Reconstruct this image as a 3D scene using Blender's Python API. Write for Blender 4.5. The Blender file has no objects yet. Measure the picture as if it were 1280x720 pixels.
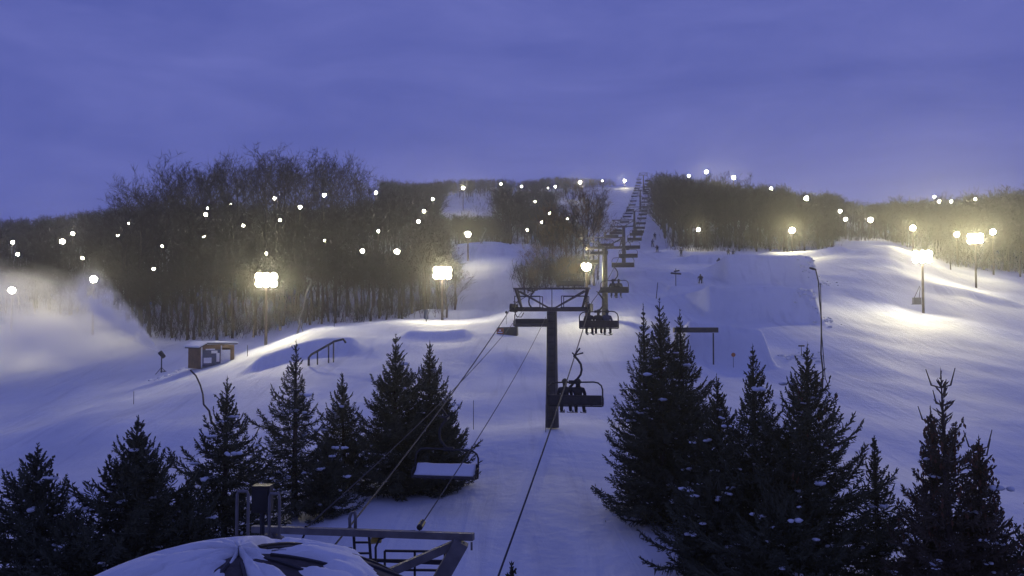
import bpy, bmesh, math, random
import numpy as np
from mathutils import Vector, Matrix
rnd = random.Random(7)
SC = bpy.context.scene
COL = SC.collection
PI = math.pi
F = 1100.0                                   # focal length in photo pixels (1280 wide)
PITCH = math.atan(40 / F)
CP, SP = math.cos(PITCH), math.sin(PITCH)

# ------------------------------------------------------------------ survey: photo bearing + distance -> world
def P(px, py, d):
    u, v = (px - 640) / F, (360 - py) / F
    y = CP - v * SP
    k = d / y
    return Vector((u * k, d, (v * CP + SP) * k))
def pix(x, y, z):
    yc = y * CP + z * SP
    zc = -y * SP + z * CP
    return 640 + F * x / yc, 360 - F * zc / yc

# ------------------------------------------------------------------ materials
MATS = {}
def mat(name, col, rough=0.8, metal=0.0, var=0.0, scale=4.0, emit=None, bump=0.0, spec=0.3):
    m = bpy.data.materials.new(name); m.use_nodes = True
    nt = m.node_tree; b = nt.nodes['Principled BSDF']
    b.inputs['Base Color'].default_value = (*col, 1); b.inputs['Roughness'].default_value = rough
    b.inputs['Metallic'].default_value = metal; b.inputs['Specular IOR Level'].default_value = spec
    if var or bump:
        tc = nt.nodes.new('ShaderNodeTexCoord'); n = nt.nodes.new('ShaderNodeTexNoise')
        n.inputs['Scale'].default_value = scale; n.inputs['Detail'].default_value = 5
        nt.links.new(tc.outputs['Object'], n.inputs['Vector'])
        if var:
            r = nt.nodes.new('ShaderNodeValToRGB')
            r.color_ramp.elements[0].position = .3; r.color_ramp.elements[1].position = .72
            r.color_ramp.elements[0].color = (*[c * (1 - var) for c in col], 1)
            r.color_ramp.elements[1].color = (*[min(1, c * (1 + var)) for c in col], 1)
            nt.links.new(n.outputs['Fac'], r.inputs['Fac']); nt.links.new(r.outputs['Color'], b.inputs['Base Color'])
        if bump:
            bp = nt.nodes.new('ShaderNodeBump'); bp.inputs['Strength'].default_value = bump; bp.inputs['Distance'].default_value = .05
            nt.links.new(n.outputs['Fac'], bp.inputs['Height']); nt.links.new(bp.outputs['Normal'], b.inputs['Normal'])
    if emit:
        b.inputs['Emission Color'].default_value = (*emit[0], 1); b.inputs['Emission Strength'].default_value = emit[1]
    MATS[name] = m
    return m
STEEL = mat('painted_steel', (.075, .068, .07), .55, .2, .3, 3)
GALV = mat('galvanised_steel', (.17, .165, .165), .6, .4, .2, 6)
DARK = mat('dark_steel', (.03, .03, .038), .6, .1, .25, 5)
SEAT = mat('seat_vinyl', (.035, .034, .045), .6, 0, .2, 8)
ROPE = mat('wire_rope', (.03, .03, .04), .6, .3)
BARK = mat('bark', (.058, .043, .034), .95, 0, .35, 3)
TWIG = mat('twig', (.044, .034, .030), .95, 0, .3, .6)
TWIG_LIT = mat('twig_lamplit', (.15, .095, .05), .95, 0, .3, .6)  # brighter twig copy for the island clump, nearby lamplight put into the colour
NEEDLE = mat('spruce_needles', (.075, .082, .052), .85, 0, .45, 1.5)
NEEDLE2 = mat('spruce_needles_brown', (.085, .066, .046), .85, 0, .4, 1.2)
CONE = mat('spruce_cones', (.14, .068, .040), .85, 0, .3, 20)
TRUNK = mat('spruce_bark', (.06, .045, .04), .95, 0, .3, 5)
WOODP = mat('weathered_pole', (.13, .10, .08), .9, 0, .3, 3)
PLY = mat('plywood', (.17, .10, .055), .8, 0, .3, 2)
WHITE = mat('white_paint', (.75, .75, .78), .5, 0, .08, 4)
BLUE = mat('blue_vinyl', (.04, .055, .13), .6, 0, .3, 3)
ORANGE = mat('orange_panel', (.42, .14, .05), .6, 0, .25, 4)
BLACK = mat('black_plastic', (.02, .02, .024), .5, 0, .2, 6)
YELLOW = mat('yellow_paint', (.45, .32, .06), .5)
SKIN = mat('skin', (.45, .28, .2), .6)
CL_D = mat('dark_jacket', (.03, .03, .045), .9, 0, .3, 8)
CL_B = mat('navy_jacket', (.03, .045, .12), .9, 0, .3, 8)
CL_R = mat('maroon_jacket', (.12, .03, .035), .9, 0, .3, 8)
SHINGLE = mat('dark_roofing', (.055, .048, .05), .9, 0, .35, 9, bump=.4)
def snow_mat(name, tint=(.70, .725, .76), tracks=False):
    m = bpy.data.materials.new(name); m.use_nodes = True
    nt = m.node_tree; b = nt.nodes['Principled BSDF']
    b.inputs['Roughness'].default_value = .75; b.inputs['Specular IOR Level'].default_value = .25
    tc = nt.nodes.new('ShaderNodeTexCoord')
    n1 = nt.nodes.new('ShaderNodeTexNoise'); n1.inputs['Scale'].default_value = .16; n1.inputs['Detail'].default_value = 8; n1.inputs['Roughness'].default_value = .62
    n2 = nt.nodes.new('ShaderNodeTexNoise'); n2.inputs['Scale'].default_value = 2.2; n2.inputs['Detail'].default_value = 6
    mp = nt.nodes.new('ShaderNodeMapping'); mp.inputs['Scale'].default_value = (1.0, .09, .3)
    n3 = nt.nodes.new('ShaderNodeTexNoise'); n3.inputs['Scale'].default_value = .9; n3.inputs['Detail'].default_value = 7; n3.inputs['Distortion'].default_value = .8
    L = nt.links.new
    L(tc.outputs['Object'], n1.inputs['Vector']); L(tc.outputs['Object'], n2.inputs['Vector'])
    L(tc.outputs['Object'], mp.inputs['Vector']); L(mp.outputs['Vector'], n3.inputs['Vector'])
    r = nt.nodes.new('ShaderNodeValToRGB'); r.color_ramp.elements[0].position = .30; r.color_ramp.elements[1].position = .62
    r.color_ramp.elements[0].color = (tint[0] * .84, tint[1] * .85, tint[2] * .87, 1); r.color_ramp.elements[1].color = (*tint, 1)
    L(n1.outputs['Fac'], r.inputs['Fac'])
    r3 = nt.nodes.new('ShaderNodeValToRGB'); r3.color_ramp.elements[0].position = .30; r3.color_ramp.elements[1].position = .46
    r3.color_ramp.elements[0].color = (.86, .86, .88, 1); r3.color_ramp.elements[1].color = (1, 1, 1, 1)
    L(n3.outputs['Fac'], r3.inputs['Fac'])
    mx = nt.nodes.new('ShaderNodeMix'); mx.data_type = 'RGBA'; mx.blend_type = 'MULTIPLY'; mx.inputs['Factor'].default_value = 1 if tracks else 0
    L(r.outputs['Color'], mx.inputs['A']); L(r3.outputs['Color'], mx.inputs['B']); L(mx.outputs['Result'], b.inputs['Base Color'])
    add = nt.nodes.new('ShaderNodeMath'); add.operation = 'MULTIPLY_ADD'; add.inputs[1].default_value = .25
    L(n2.outputs['Fac'], add.inputs[0]); L(n3.outputs['Fac'], add.inputs[2])
    add2 = nt.nodes.new('ShaderNodeMath'); add2.operation = 'MULTIPLY_ADD'; add2.inputs[1].default_value = 2.5
    L(n1.outputs['Fac'], add2.inputs[0]); L(add.outputs[0], add2.inputs[2])
    bp = nt.nodes.new('ShaderNodeBump'); bp.inputs['Strength'].default_value = .5; bp.inputs['Distance'].default_value = .2
    L(add2.outputs[0], bp.inputs['Height']); L(bp.outputs['Normal'], b.inputs['Normal'])
    MATS[name] = m
    return m
SNOW = snow_mat('snow_ground', tracks=True)
SNOWC = snow_mat('snow_clump')
LAMP = mat('lamp_glass', (.8, .8, .8), .3, emit=((1, .90, .66), 130))
LAMPB = mat('lamp_glass_bright', (.8, .8, .8), .3, emit=((1, .90, .66), 180))

# ------------------------------------------------------------------ mesh builder
class MB:
    def __init__(s): s.v = []; s.f = []; s.m = []
    def add(s, vs, fs, mi=0):
        k = len(s.v); s.v += [tuple(v) for v in vs]; s.f += [tuple(i + k for i in f) for f in fs]; s.m += [mi] * len(fs)
    def box(s, c, size, M=None, mi=0):
        x, y, z = [a / 2 for a in size]
        vs = [Vector((i * x, j * y, k * z)) for i in (-1, 1) for j in (-1, 1) for k in (-1, 1)]
        if M: vs = [M @ v for v in vs]
        vs = [v + Vector(c) for v in vs]
        s.add(vs, [(0, 1, 3, 2), (4, 6, 7, 5), (0, 4, 5, 1), (2, 3, 7, 6), (0, 2, 6, 4), (1, 5, 7, 3)], mi)
    def tube(s, pts, radii, n=6, cap=True, mi=0, sq=False):
        pts = [Vector(p) for p in pts]
        if not isinstance(radii, (list, tuple)): radii = [radii] * len(pts)
        vs = []; ref = None
        for i, p in enumerate(pts):
            t = (pts[min(i + 1, len(pts) - 1)] - pts[max(i - 1, 0)])
            if t.length < 1e-9: t = Vector((0, 0, 1))
            t.normalize()
            if ref is None:
                a = Vector((0, 0, 1)) if abs(t.z) < .9 else Vector((1, 0, 0))
                ref = a.cross(t).normalized()
            ref = (ref - t * ref.dot(t))
            if ref.length < 1e-6: ref = t.orthogonal()
            ref.normalize(); b = t.cross(ref)
            for k in range(n):
                an = 2 * PI * (k + (.5 if sq else 0)) / n
                vs.append(p + (ref * math.cos(an) + b * math.sin(an)) * radii[i])
        fs = [(i * n + k, i * n + (k + 1) % n, (i + 1) * n + (k + 1) % n, (i + 1) * n + k) for i in range(len(pts) - 1) for k in range(n)]
        if cap: fs += [tuple(range(n - 1, -1, -1)), tuple((len(pts) - 1) * n + k for k in range(n))]
        s.add(vs, fs, mi)
    def bar(s, a, b, w=.1, mi=0): s.tube([a, b], w * .7071, 4, True, mi, True)
    def tri(s, p, d, w, mi=0):                      # one tapering twig
        p = Vector(p); d = Vector(d); sd = d.orthogonal().normalized() * w
        if rnd.random() < .5: sd = d.cross(sd).normalized() * w
        s.add([p - sd, p + sd, p + d], [(0, 1, 2)], mi)
    def spindle(s, p, d, w, mi=0, two=True):        # needle covered twig: two crossed slim diamonds
        p = Vector(p); d = Vector(d); a = d.orthogonal().normalized(); b = d.cross(a).normalized()
        q = p + d * .45
        s.add([p, q + a * w, p + d, q - a * w], [(0, 1, 2, 3)], mi)
        if two: s.add([p, q + b * w, p + d, q - b * w], [(0, 1, 2, 3)], mi)
    def blob(s, c, r, mi=0, n=6):
        c = Vector(c); vs = []; 
        for j in range(1, 4):
            ph = PI * j / 4
            for k in range(n):
                a = 2 * PI * k / n; q = rnd.uniform(.75, 1.2)
                vs.append(c + Vector((math.cos(a) * math.sin(ph) * r[0] * q, math.sin(a) * math.sin(ph) * r[1] * q, math.cos(ph) * r[2])))
        vs += [c + Vector((0, 0, r[2])), c - Vector((0, 0, r[2]))]
        fs = [(j * n + k, j * n + (k + 1) % n, (j + 1) * n + (k + 1) % n, (j + 1) * n + k) for j in range(2) for k in range(n)]
        fs += [(3 * n, (k + 1) % n, k) for k in range(n)] + [(3 * n + 1, 2 * n + k, 2 * n + (k + 1) % n) for k in range(n)]
        s.add(vs, fs, mi)
    def mesh(s, name, mats, smooth=False):
        me = bpy.data.meshes.new(name); me.from_pydata(s.v, [], s.f)
        for m in (mats if isinstance(mats, (list, tuple)) else [mats]): me.materials.append(m)
        me.polygons.foreach_set('material_index', s.m)
        if smooth: me.polygons.foreach_set('use_smooth', [True] * len(s.f))
        me.update(); return me
    def obj(s, name, mats, parent=None, smooth=False): return link(name, s.mesh(name, mats, smooth), parent)
def link(name, me, parent=None):
    o = bpy.data.objects.new(name, me); COL.objects.link(o)
    if parent: o.parent = parent
    return o
def tag(o, label=None, cat=None, group=None, kind=None):
    if label: o['label'] = label
    if cat: o['category'] = cat
    if group: o['group'] = group
    if kind: o['kind'] = kind
    return o
def thing(name, label, cat, loc=(0, 0, 0), rz=0, group=None):
    o = bpy.data.objects.new(name, None); COL.objects.link(o); o.empty_display_size = .2
    o.location = loc; o.rotation_euler = (0, 0, rz)
    return tag(o, label, cat, group)
def dup(o, loc, rz=None, label=None, group=None, scale=None, keep=None):
    def cp(a, par):
        c = a.copy(); COL.objects.link(c)
        if par: c.parent = par
        for ch in list(a.children):
            if keep is None or keep(ch): cp(ch, c)
        return c
    r = cp(o, None); r.location = loc
    if rz is not None: r.rotation_euler = (0, 0, rz)
    if scale is not None: r.scale = scale
    if label: r['label'] = label
    if group: r['group'] = group
    return r

# ------------------------------------------------------------------ terrain
COLS = {   # photo bearing: [(distance, photo row of the snow surface)]
 -300: [(15, 870), (22, 750), (45, 620), (60, 575), (80, 520), (110, 460), (140, 405), (180, 355), (260, 310), (340, 290), (600, 300)],
 0:    [(15, 870), (20, 785), (30, 668), (45, 592), (53, 548), (57, 543), (66, 540), (80, 510), (110, 450), (140, 400), (180, 352), (260, 306), (340, 286), (600, 300)],
 150:  [(15, 880), (22, 730), (32, 640), (45, 555), (56, 512), (62, 504), (70, 505), (85, 480), (110, 430), (130, 402), (170, 352), (230, 311), (320, 282), (600, 300)],
 300:  [(15, 900), (24, 690), (33, 615), (45, 540), (60, 487), (75, 458), (84, 448), (92, 442), (104, 428), (120, 408), (160, 350), (200, 308), (240, 285), (340, 265), (600, 290)],
 400:  [(15, 900), (24, 690), (33, 610), (45, 530), (60, 470), (72, 436), (80, 414), (86, 409), (104, 406), (125, 390), (160, 342), (200, 303), (240, 281), (340, 262), (600, 290)],
 500:  [(15, 910), (26, 660), (33, 600), (45, 520), (60, 467), (72, 436), (80, 416), (86, 406), (104, 401), (125, 386), (150, 345), (175, 318), (210, 309), (260, 282), (340, 252), (600, 280)],
 600:  [(15, 910), (26, 660), (33, 588), (41, 541), (46, 528), (60, 468), (70, 432), (76, 419), (82, 416), (96, 406), (110, 393), (125, 366), (145, 332), (164, 301), (172, 300), (210, 308), (250, 288), (290, 268), (340, 244), (400, 233), (600, 280)],
 690:  [(15, 910), (26, 662), (33, 588), (41, 537), (47, 527), (60, 468), (71, 430), (80, 413), (92, 392), (110, 362), (135, 338), (165, 314), (205, 304), (250, 284), (290, 263), (370, 238), (400, 235), (430, 240), (600, 300)],
 800:  [(15, 910), (26, 665), (33, 592), (41, 540), (47, 526), (60, 468), (71, 430), (84, 396), (100, 366), (118, 342), (140, 328), (158, 317), (165, 314), (205, 299), (290, 262), (370, 237), (400, 232), (430, 238), (600, 300)],
 900:  [(15, 910), (22, 720), (33, 600), (41, 545), (60, 474), (72, 440), (84, 412), (100, 378), (120, 345), (140, 327), (160, 315), (205, 290), (290, 257), (350, 246), (420, 250), (600, 300)],
 1000: [(15, 910), (22, 722), (33, 610), (41, 555), (60, 480), (72, 445), (84, 415), (100, 378), (120, 346), (138, 329), (155, 319), (205, 287), (290, 268), (350, 262), (600, 300)],
 1100: [(15, 910), (22, 730), (33, 620), (41, 562), (60, 485), (80, 432), (92, 406), (104, 386), (118, 350), (134, 322), (150, 306), (170, 298), (200, 294), (290, 284), (350, 278), (600, 300)],
 1200: [(15, 910), (22, 740), (33, 630), (41, 568), (60, 492), (80, 440), (92, 414), (106, 390), (120, 370), (132, 357), (146, 343), (160, 334), (220, 311), (300, 290), (360, 284), (600, 300)],
 1290: [(15, 910), (22, 745), (33, 640), (41, 575), (60, 500), (80, 450), (95, 420), (110, 398), (125, 380), (140, 360), (150, 348), (165, 343), (220, 316), (300, 290), (360, 284), (600, 300)],
 1600: [(15, 910), (33, 650), (60, 510), (95, 440), (140, 385), (165, 360), (220, 330), (300, 300), (360, 290), (600, 300)],
}
GD = np.arange(0, 1001.0); GPX = np.arange(-900, 2401, 10.0)
ckeys = sorted(COLS)
Z1 = np.zeros((len(ckeys), len(GD)))
for i, c in enumerate(ckeys):
    ds = [q[0] for q in COLS[c]]; zs = [P(c, q[1], q[0]).z for q in COLS[c]]
    dd = np.array(ds); zz = np.array(zs)
    Z1[i] = np.interp(GD, dd, zz)
def blur(a, axis, w, n=2):
    k = np.ones(w) / w
    for _ in range(n):
        pad = [(0, 0), (0, 0)]; pad[axis] = (w // 2, w // 2)
        b = np.pad(a, pad, mode='edge')
        a = np.apply_along_axis(lambda r: np.convolve(r, k, 'valid'), axis, b)
    return a
ZG = np.zeros((len(GPX), len(GD)))
for j, p in enumerate(GPX):
    pc = min(max(p, ckeys[0]), ckeys[-1])
    i = min(max(int(np.searchsorted(ckeys, pc, 'right')) - 1, 0), len(ckeys) - 2)
    t = (pc - ckeys[i]) / (ckeys[i + 1] - ckeys[i]); t = t * t * (3 - 2 * t) * .5 + t * .5
    ZG[j] = Z1[i] * (1 - t) + Z1[i + 1] * t
ZG = blur(ZG, 1, 5, 2); ZG = blur(ZG, 0, 5, 2)
def ss(a, b, x):
    t = np.clip((x - a) / (b - a), 0, 1); return t * t * (3 - 2 * t)
# jumps of the terrain park: (bearing, lip distance, half width, height, run-in, drop, side slope)
KICK = [(948, 92, 5.4, 3.0, 13, 3.4, .9), (960, 117, 5.6, 3.3, 14, 3.6, 1.0), (905, 69, 2.7, 2.6, 9, 2.6, 1.2),
        (872, 104, 3.0, .9, 8, 1.5, 1.0), (820, 118, 4.5, .7, 8, 1.2, 1.2), (545, 77, 2.2, .6, 6, 2.5, 1.5),
        (1200, 121, 6.0, .9, 10, 4, 4.0), (905, 140, 5.0, 1.2, 9, 2.0, 2.0), (1005, 148, 5.5, 1.0, 9, 3, 3.0),
        (385, 72, 3.4, 1.0, 8, 3.0, 2.0), (670, 105, 2.5, 1.0, 5, 2, 2), (560, 108, 3.0, .9, 3, 2.5, 3)]
RIPX = np.random.RandomState(3)
WAVES = [(RIPX.uniform(.03, .5), RIPX.uniform(0, 2 * PI), RIPX.uniform(0, 2 * PI)) for _ in range(24)]
def ground_np(x, y):
    d = np.clip(y, 9, 999.0); px = np.clip(640 + F * x / d, GPX[0], GPX[-1])
    fi = (px - GPX[0]) / 10; fj = d
    i0 = np.clip(fi.astype(int), 0, len(GPX) - 2); j0 = np.clip(fj.astype(int), 0, len(GD) - 2)
    a = fi - i0; b = fj - j0
    z = (ZG[i0, j0] * (1 - a) + ZG[i0 + 1, j0] * a) * (1 - b) + (ZG[i0, j0 + 1] * (1 - a) + ZG[i0 + 1, j0 + 1] * a) * b
    for (kp, kd, hw, H, ru, dr, sd) in KICK:
        kx = (kp - 640) / F * kd
        s = y - kd + .012 * (x - kx) ** 2
        h = np.where(s >= 0, np.clip(1 - s / ru, 0, 1) ** 1.4, ss(-dr, -.1, s))
        z = z + H * h * (1 - ss(hw, hw + sd, np.abs(x - kx)))
    for (fr, an, ph) in WAVES:
        z = z + .022 * np.sin((x * math.cos(an) + y * math.sin(an) * .6) * fr * 2 * PI * .45 + ph) / (.35 + 1.6 * fr)
    return z
def ground(x, y): return float(ground_np(np.array([float(x)]), np.array([float(y)]))[0])
def G(px, d, dz=0.0):
    x = (px - 640) / F * d
    return Vector((x, d, ground(x, d) + dz))
yr = [-60, -30, -10, 0]; y = 4.0
while y < 560:
    yr.append(y)
    y += .5 if y < 30 else (.36 if y < 135 else min(20, .36 + (y - 135) * .02))
ur = list(np.linspace(-1.7, -.76, 40)) + list(np.linspace(-.75, .75, 560)) + list(np.linspace(.76, 1.7, 40))
YY, UU = np.meshgrid(np.array(yr), np.array(ur), indexing='ij')
XX = UU * (np.clip(YY, 0, None) + 12) * 1.0
ZZ = ground_np(XX.ravel(), YY.ravel()).reshape(XX.shape)
me = bpy.data.meshes.new('snow_slope')
nr, nc = XX.shape
vv = np.stack([XX, YY, ZZ], -1).reshape(-1, 3)
idx = np.arange(nr * nc).reshape(nr, nc)
q = np.stack([idx[:-1, :-1], idx[:-1, 1:], idx[1:, 1:], idx[1:, :-1]], -1).reshape(-1, 4)
def np_mesh(me, vv, q):
    k = q.shape[1]
    me.vertices.add(len(vv)); me.vertices.foreach_set('co', vv.astype(np.float32).ravel())
    me.loops.add(q.size); me.loops.foreach_set('vertex_index', q.astype(np.int32).ravel())
    me.polygons.add(len(q)); me.polygons.foreach_set('loop_start', np.arange(0, q.size, k, dtype=np.int32))
    me.update(calc_edges=True)
np_mesh(me, vv, q); me.polygons.foreach_set('use_smooth', [True] * len(q)); me.materials.append(SNOW)
tag(link('snow_slope', me), 'groomed snow slope climbing from the lift base to the wooded hilltop', 'ski slope', kind='structure')

# ------------------------------------------------------------------ floodlights (needed first: the woods leave them in view)
# (bearing, row, distance, class)   3 = big near, 2 = medium, 1 = small, 0 = tiny
LAMPS = [(333, 350, 88, 3), (553, 341, 103, 3), (1153, 321, 104, 3), (1219, 298, 133, 3),
 (117, 349, 120, 2), (15, 363, 116, 2), (990, 288, 152, 2), (1008, 248, 200, 2), (78, 302, 175, 2), (585, 293, 150, 2),
 (496, 315, 150, 2), (1141, 285, 160, 2), (1088, 275, 180, 2), (733, 333, 88, 2), (579, 235, 300, 2), (725, 228, 330, 2), (781, 229, 385, 2),
 (917, 222, 240, 2), (883, 215, 260, 2), (1196, 293, 165, 2), (1241, 290, 150, 2),
 (861, 220, 250, 1), (964, 236, 220, 1), (652, 233, 330, 1), (694, 235, 350, 1), (16, 303, 190, 1), (22, 318, 180, 1), (91, 292, 200, 1), (148, 294, 190, 1),
 (257, 268, 165, 1), (405, 244, 170, 1), (523, 277, 190, 1), (530, 264, 210, 1), (541, 249, 260, 1), (470, 241, 210, 1), (343, 248, 170, 1), (375, 259, 165, 1),
 (453, 314, 140, 1), (626, 230, 330, 1), (1050, 264, 190, 1), (1057, 274, 180, 1), (1168, 246, 260, 1), (1174, 252, 250, 1), (1189, 252, 250, 1), (1219, 249, 250, 1),
 (873, 287, 170, 1), (103, 323, 150, 0), (161, 279, 190, 0), (259, 260, 180, 0), (255, 296, 150, 0), (304, 282, 160, 0), (288, 255, 175, 0), (350, 275, 160, 0), (406, 301, 150, 0),
 (473, 289, 160, 0), (669, 252, 260, 0), (687, 267, 220, 0), (677, 278, 200, 0), (709, 274, 240, 0), (659, 290, 185, 0), (753, 226, 384, 0), (192, 336, 140, 0), (202, 308, 160, 0), (333, 317, 140, 0), (685, 235, 340, 0)]

LAMP_AT = []
def head_mesh(n, w, h, bright):
    """bank of floodlights: a housing with n x n round lamps, local -Y is the lit side"""
    hb = MB(); fb = MB()
    cw, ch = w / n[0], h / n[1]
    for i in range(n[0]):
        for j in range(n[1]):
            c = Vector(((i - (n[0] - 1) / 2) * cw, 0, (j - (n[1] - 1) / 2) * ch))
            hb.tube([c + Vector((0, .30, 0)), c + Vector((0, .16, 0)), c + Vector((0, .012, 0))], [.10 * cw, .32 * cw, .47 * cw], 10)
            fb.tube([c + Vector((0, .010, 0)), c + Vector((0, -.05, 0))], [(.53 if n[0] > 1 else .47) * cw, (.50 if n[0] > 1 else .42) * cw], 8 if n[0] > 1 else 14, True, 0, True)
    hb.bar((-w / 2, .2, -h / 2 - .05), (w / 2, .2, -h / 2 - .05), .07)
    return hb.mesh('lamp_housing', DARK), fb.mesh('lamp_face', LAMPB if bright else LAMP)
HEADS = {3: head_mesh((3, 2), 2.1, 1.4, True), 2: head_mesh((1, 1), .95, .95, True), 1: head_mesh((1, 1), .68, .68, False), 0: head_mesh((1, 1), .42, .42, False)}  # largest bank built oversized; its lit faces also stand in for lamp bloom
BIGL = {(333, 350): 'big floodlight on a pole above the left snow ridge, glaring before the dark woods',
 (553, 341): 'big floodlight at the right edge of the left woods beside the steep snow face',
 (1153, 321): 'big floodlight on a pole with a small box hung on it, right slope',
 (1219, 298): 'big floodlight on a plain thin pole on the crest of the right slope',
 (117, 349): 'bright floodlight over the snow gun mist, right of the pair on that slope',
 (15, 363): 'bright floodlight over the snow gun mist at the far left picture edge',
 (990, 288): 'bright floodlight low in front of the dark right wood, above the jumps',
 (1008, 248): 'bright floodlight near the top of the right wood where the hill dips',
 (78, 302): 'brightest floodlight standing in the low far left wood',
 (585, 293): 'bright floodlight at the top left corner of the steep snow face',
 (496, 315): 'bright floodlight inside the left wood, nearest the steep snow face on its left',
 (1141, 285): 'bright floodlight in the right hill wood directly above the boxed pole lamp',
 (1088, 275): 'bright floodlight in the right hill wood just above the snow shoulder',
 (733, 333): 'bright floodlight beside the tree island left of the second lift tower',
 (579, 235): 'bright floodlight on the skyline above the small upper snow clearing',
 (725, 228): 'bright floodlight on the skyline at the left end of the summit snow',
 (781, 229): 'bright floodlight on the bare snow summit just left of the lift top',
 (917, 222): 'rightmost of the three skyline floodlights over the left end of the right wood',
 (883, 215): 'highest of the three skyline floodlights over the left end of the right wood',
 (861, 220): 'leftmost of the three skyline floodlights over the left end of the right wood',
 (1196, 293): 'floodlight just left of the glaring crest lamp on the right slope',
 (1241, 290): 'floodlight just right of the glaring crest lamp on the right slope',
 (964, 236): 'small floodlight on the top edge of the right wood, middle of the ridge',
 (873, 287): 'small floodlight low on the left flank of the right wood, lighting branches'}
def region(px):
    if px < 210: return 'small floodlight among bare trees of the low wood at far left', 'floodlights in the far left wood'
    if px < 480: return 'small floodlight shining through the bare trees of the big left wood', 'floodlights in the big left wood'
    if px < 600: return 'small floodlight in the wood edge below the upper snow clearing', 'floodlights at the upper clearing'
    if px < 760: return 'small floodlight in the dark wood left of the summit snow', 'floodlights left of the summit run'
    return 'small floodlight among bare trees of the far right hill', 'floodlights on the far right hill'
for (px, py, d, c) in LAMPS:
    h = P(px, py, d); g = ground(h.x, h.y)
    H = h.z - g
    if H < 3: h.z = g + 3; H = 3
    lab = BIGL.get((px, py)); grp = None
    if not lab: lab, grp = region(px)
    t = thing('floodlight', lab, 'floodlight', (h.x, h.y, g), math.atan2(-h.x, h.y) , grp or 'slope floodlights')
    t.rotation_euler = (0, 0, -math.atan2(h.x, h.y))
    pb = MB(); pb.tube([(0, .28, -.6), (0, .28, H * .5), (0, .28, H + .15)], [.16, .135, .11], 8)
    pb.obj('pole', WOODP, t)
    for nm, mm in zip(('lamp_housing', 'lamp_face'), HEADS[c]):
        o = link(nm, mm, t); o.location = (0, -.1, H); o.rotation_euler = (math.radians(12), 0, 0)
    LAMP_AT.append((px, py, d))
    # the light itself, just in front of the lens
    w = {3: 12000, 2: 7500, 1: 350, 0: 0}[c]
    if (px, py) in ((78, 302), (1008, 248), (496, 315)): w = 1800
    if (px, py) == (990, 288): w = 26000
    if (px, py) in ((1141, 285), (1196, 293), (1241, 290)): w = 17000
    if (px, py) == (733, 333): w = 11000
    if (px, py) == (873, 287): w = 5000
    if (px, py) in ((1153, 321),): w = 24000
    if (px, py) in ((117, 349), (15, 363)): w = 6500
    if (px, py) in ((1219, 298),): w = 28000
    w *= .42
    if w:
        l = bpy.data.lights.new('floodlight_lamp', 'SPOT'); l.spot_size = math.radians(136); l.spot_blend = 1.0; l.energy = w; l.color = (1, .88, .44); l.shadow_soft_size = .25
        lo = link('floodlight_lamp', l, t); lo.location = (0, -.45, H - .05); lo.rotation_euler = (math.radians(90 - 3), 0, PI)

# ------------------------------------------------------------------ bare woods
SKY = [(-400, 285), (0, 271), (60, 266), (148, 254), (153, 246), (170, 222), (200, 209), (240, 196), (320, 189), (380, 196), (440, 202), (468, 218), (520, 225), (560, 221), (620, 221), (650, 224), (690, 218), (720, 219), (766, 222), (780, 236),
       (814, 236), (819, 207), (835, 209), (850, 213), (900, 219), (960, 226), (1005, 236), (1040, 236), (1060, 246), (1100, 249), (1160, 242), (1200, 236), (1260, 226), (1300, 222), (1700, 222)]
SKX, SKYY = [a for a, b in SKY], [b for a, b in SKY]
def sky_row(px): return float(np.interp(px, SKX, SKYY))
WOB = .13
def grow(mb, tw, p, d, L, r, lev, R, low):
    """one branch: a bent tapering tube with children; the last level is twigs"""
    seg = 4 if lev < 2 else 2
    pts = [p]; dd = d.normalized(); up = Vector((0, 0, 1))
    for i in range(seg):
        dd = (dd + Vector((R.gauss(0, WOB), R.gauss(0, WOB), R.gauss(0, WOB * .6))) + up * (.07 if lev else 0)).normalized()
        pts.append(pts[-1] + dd * (L / seg))
    radii = [r * (1 - .8 * i / seg) for i in range(seg + 1)]
    mb.tube(pts, radii, (5 if lev == 1 else 3), False)
    if lev >= (2 if low else 3):
        for k in range(7 if low else 6):
            t = R.uniform(.1, 1); i = min(int(t * seg), seg - 1); q = pts[i].lerp(pts[i + 1], t * seg - i)
            v = (dd + Vector((R.gauss(0, .6), R.gauss(0, .6), R.gauss(.15, .5)))).normalized()
            tw.tri(q, v * L * R.uniform(.4, .8), .028 if not low else .05)
        return
    n = {1: 6, 2: 5}[lev] if not low else 5
    for k in range(n):
        t = .25 + .75 * (k + R.random()) / n; t = min(t, .99); i = min(int(t * seg), seg - 1); q = pts[i].lerp(pts[i + 1], t * seg - i)
        ax = dd.orthogonal(); ax.rotate(Matrix.Rotation(R.uniform(0, 2 * PI), 3, dd))
        v = (dd * R.uniform(.6, 1.0) + ax.normalized() * R.uniform(.5, .9) + up * .12).normalized()
        grow(mb, tw, q, v, L * R.uniform(.42, .62), r * .5, lev + 1, R, low)
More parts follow.
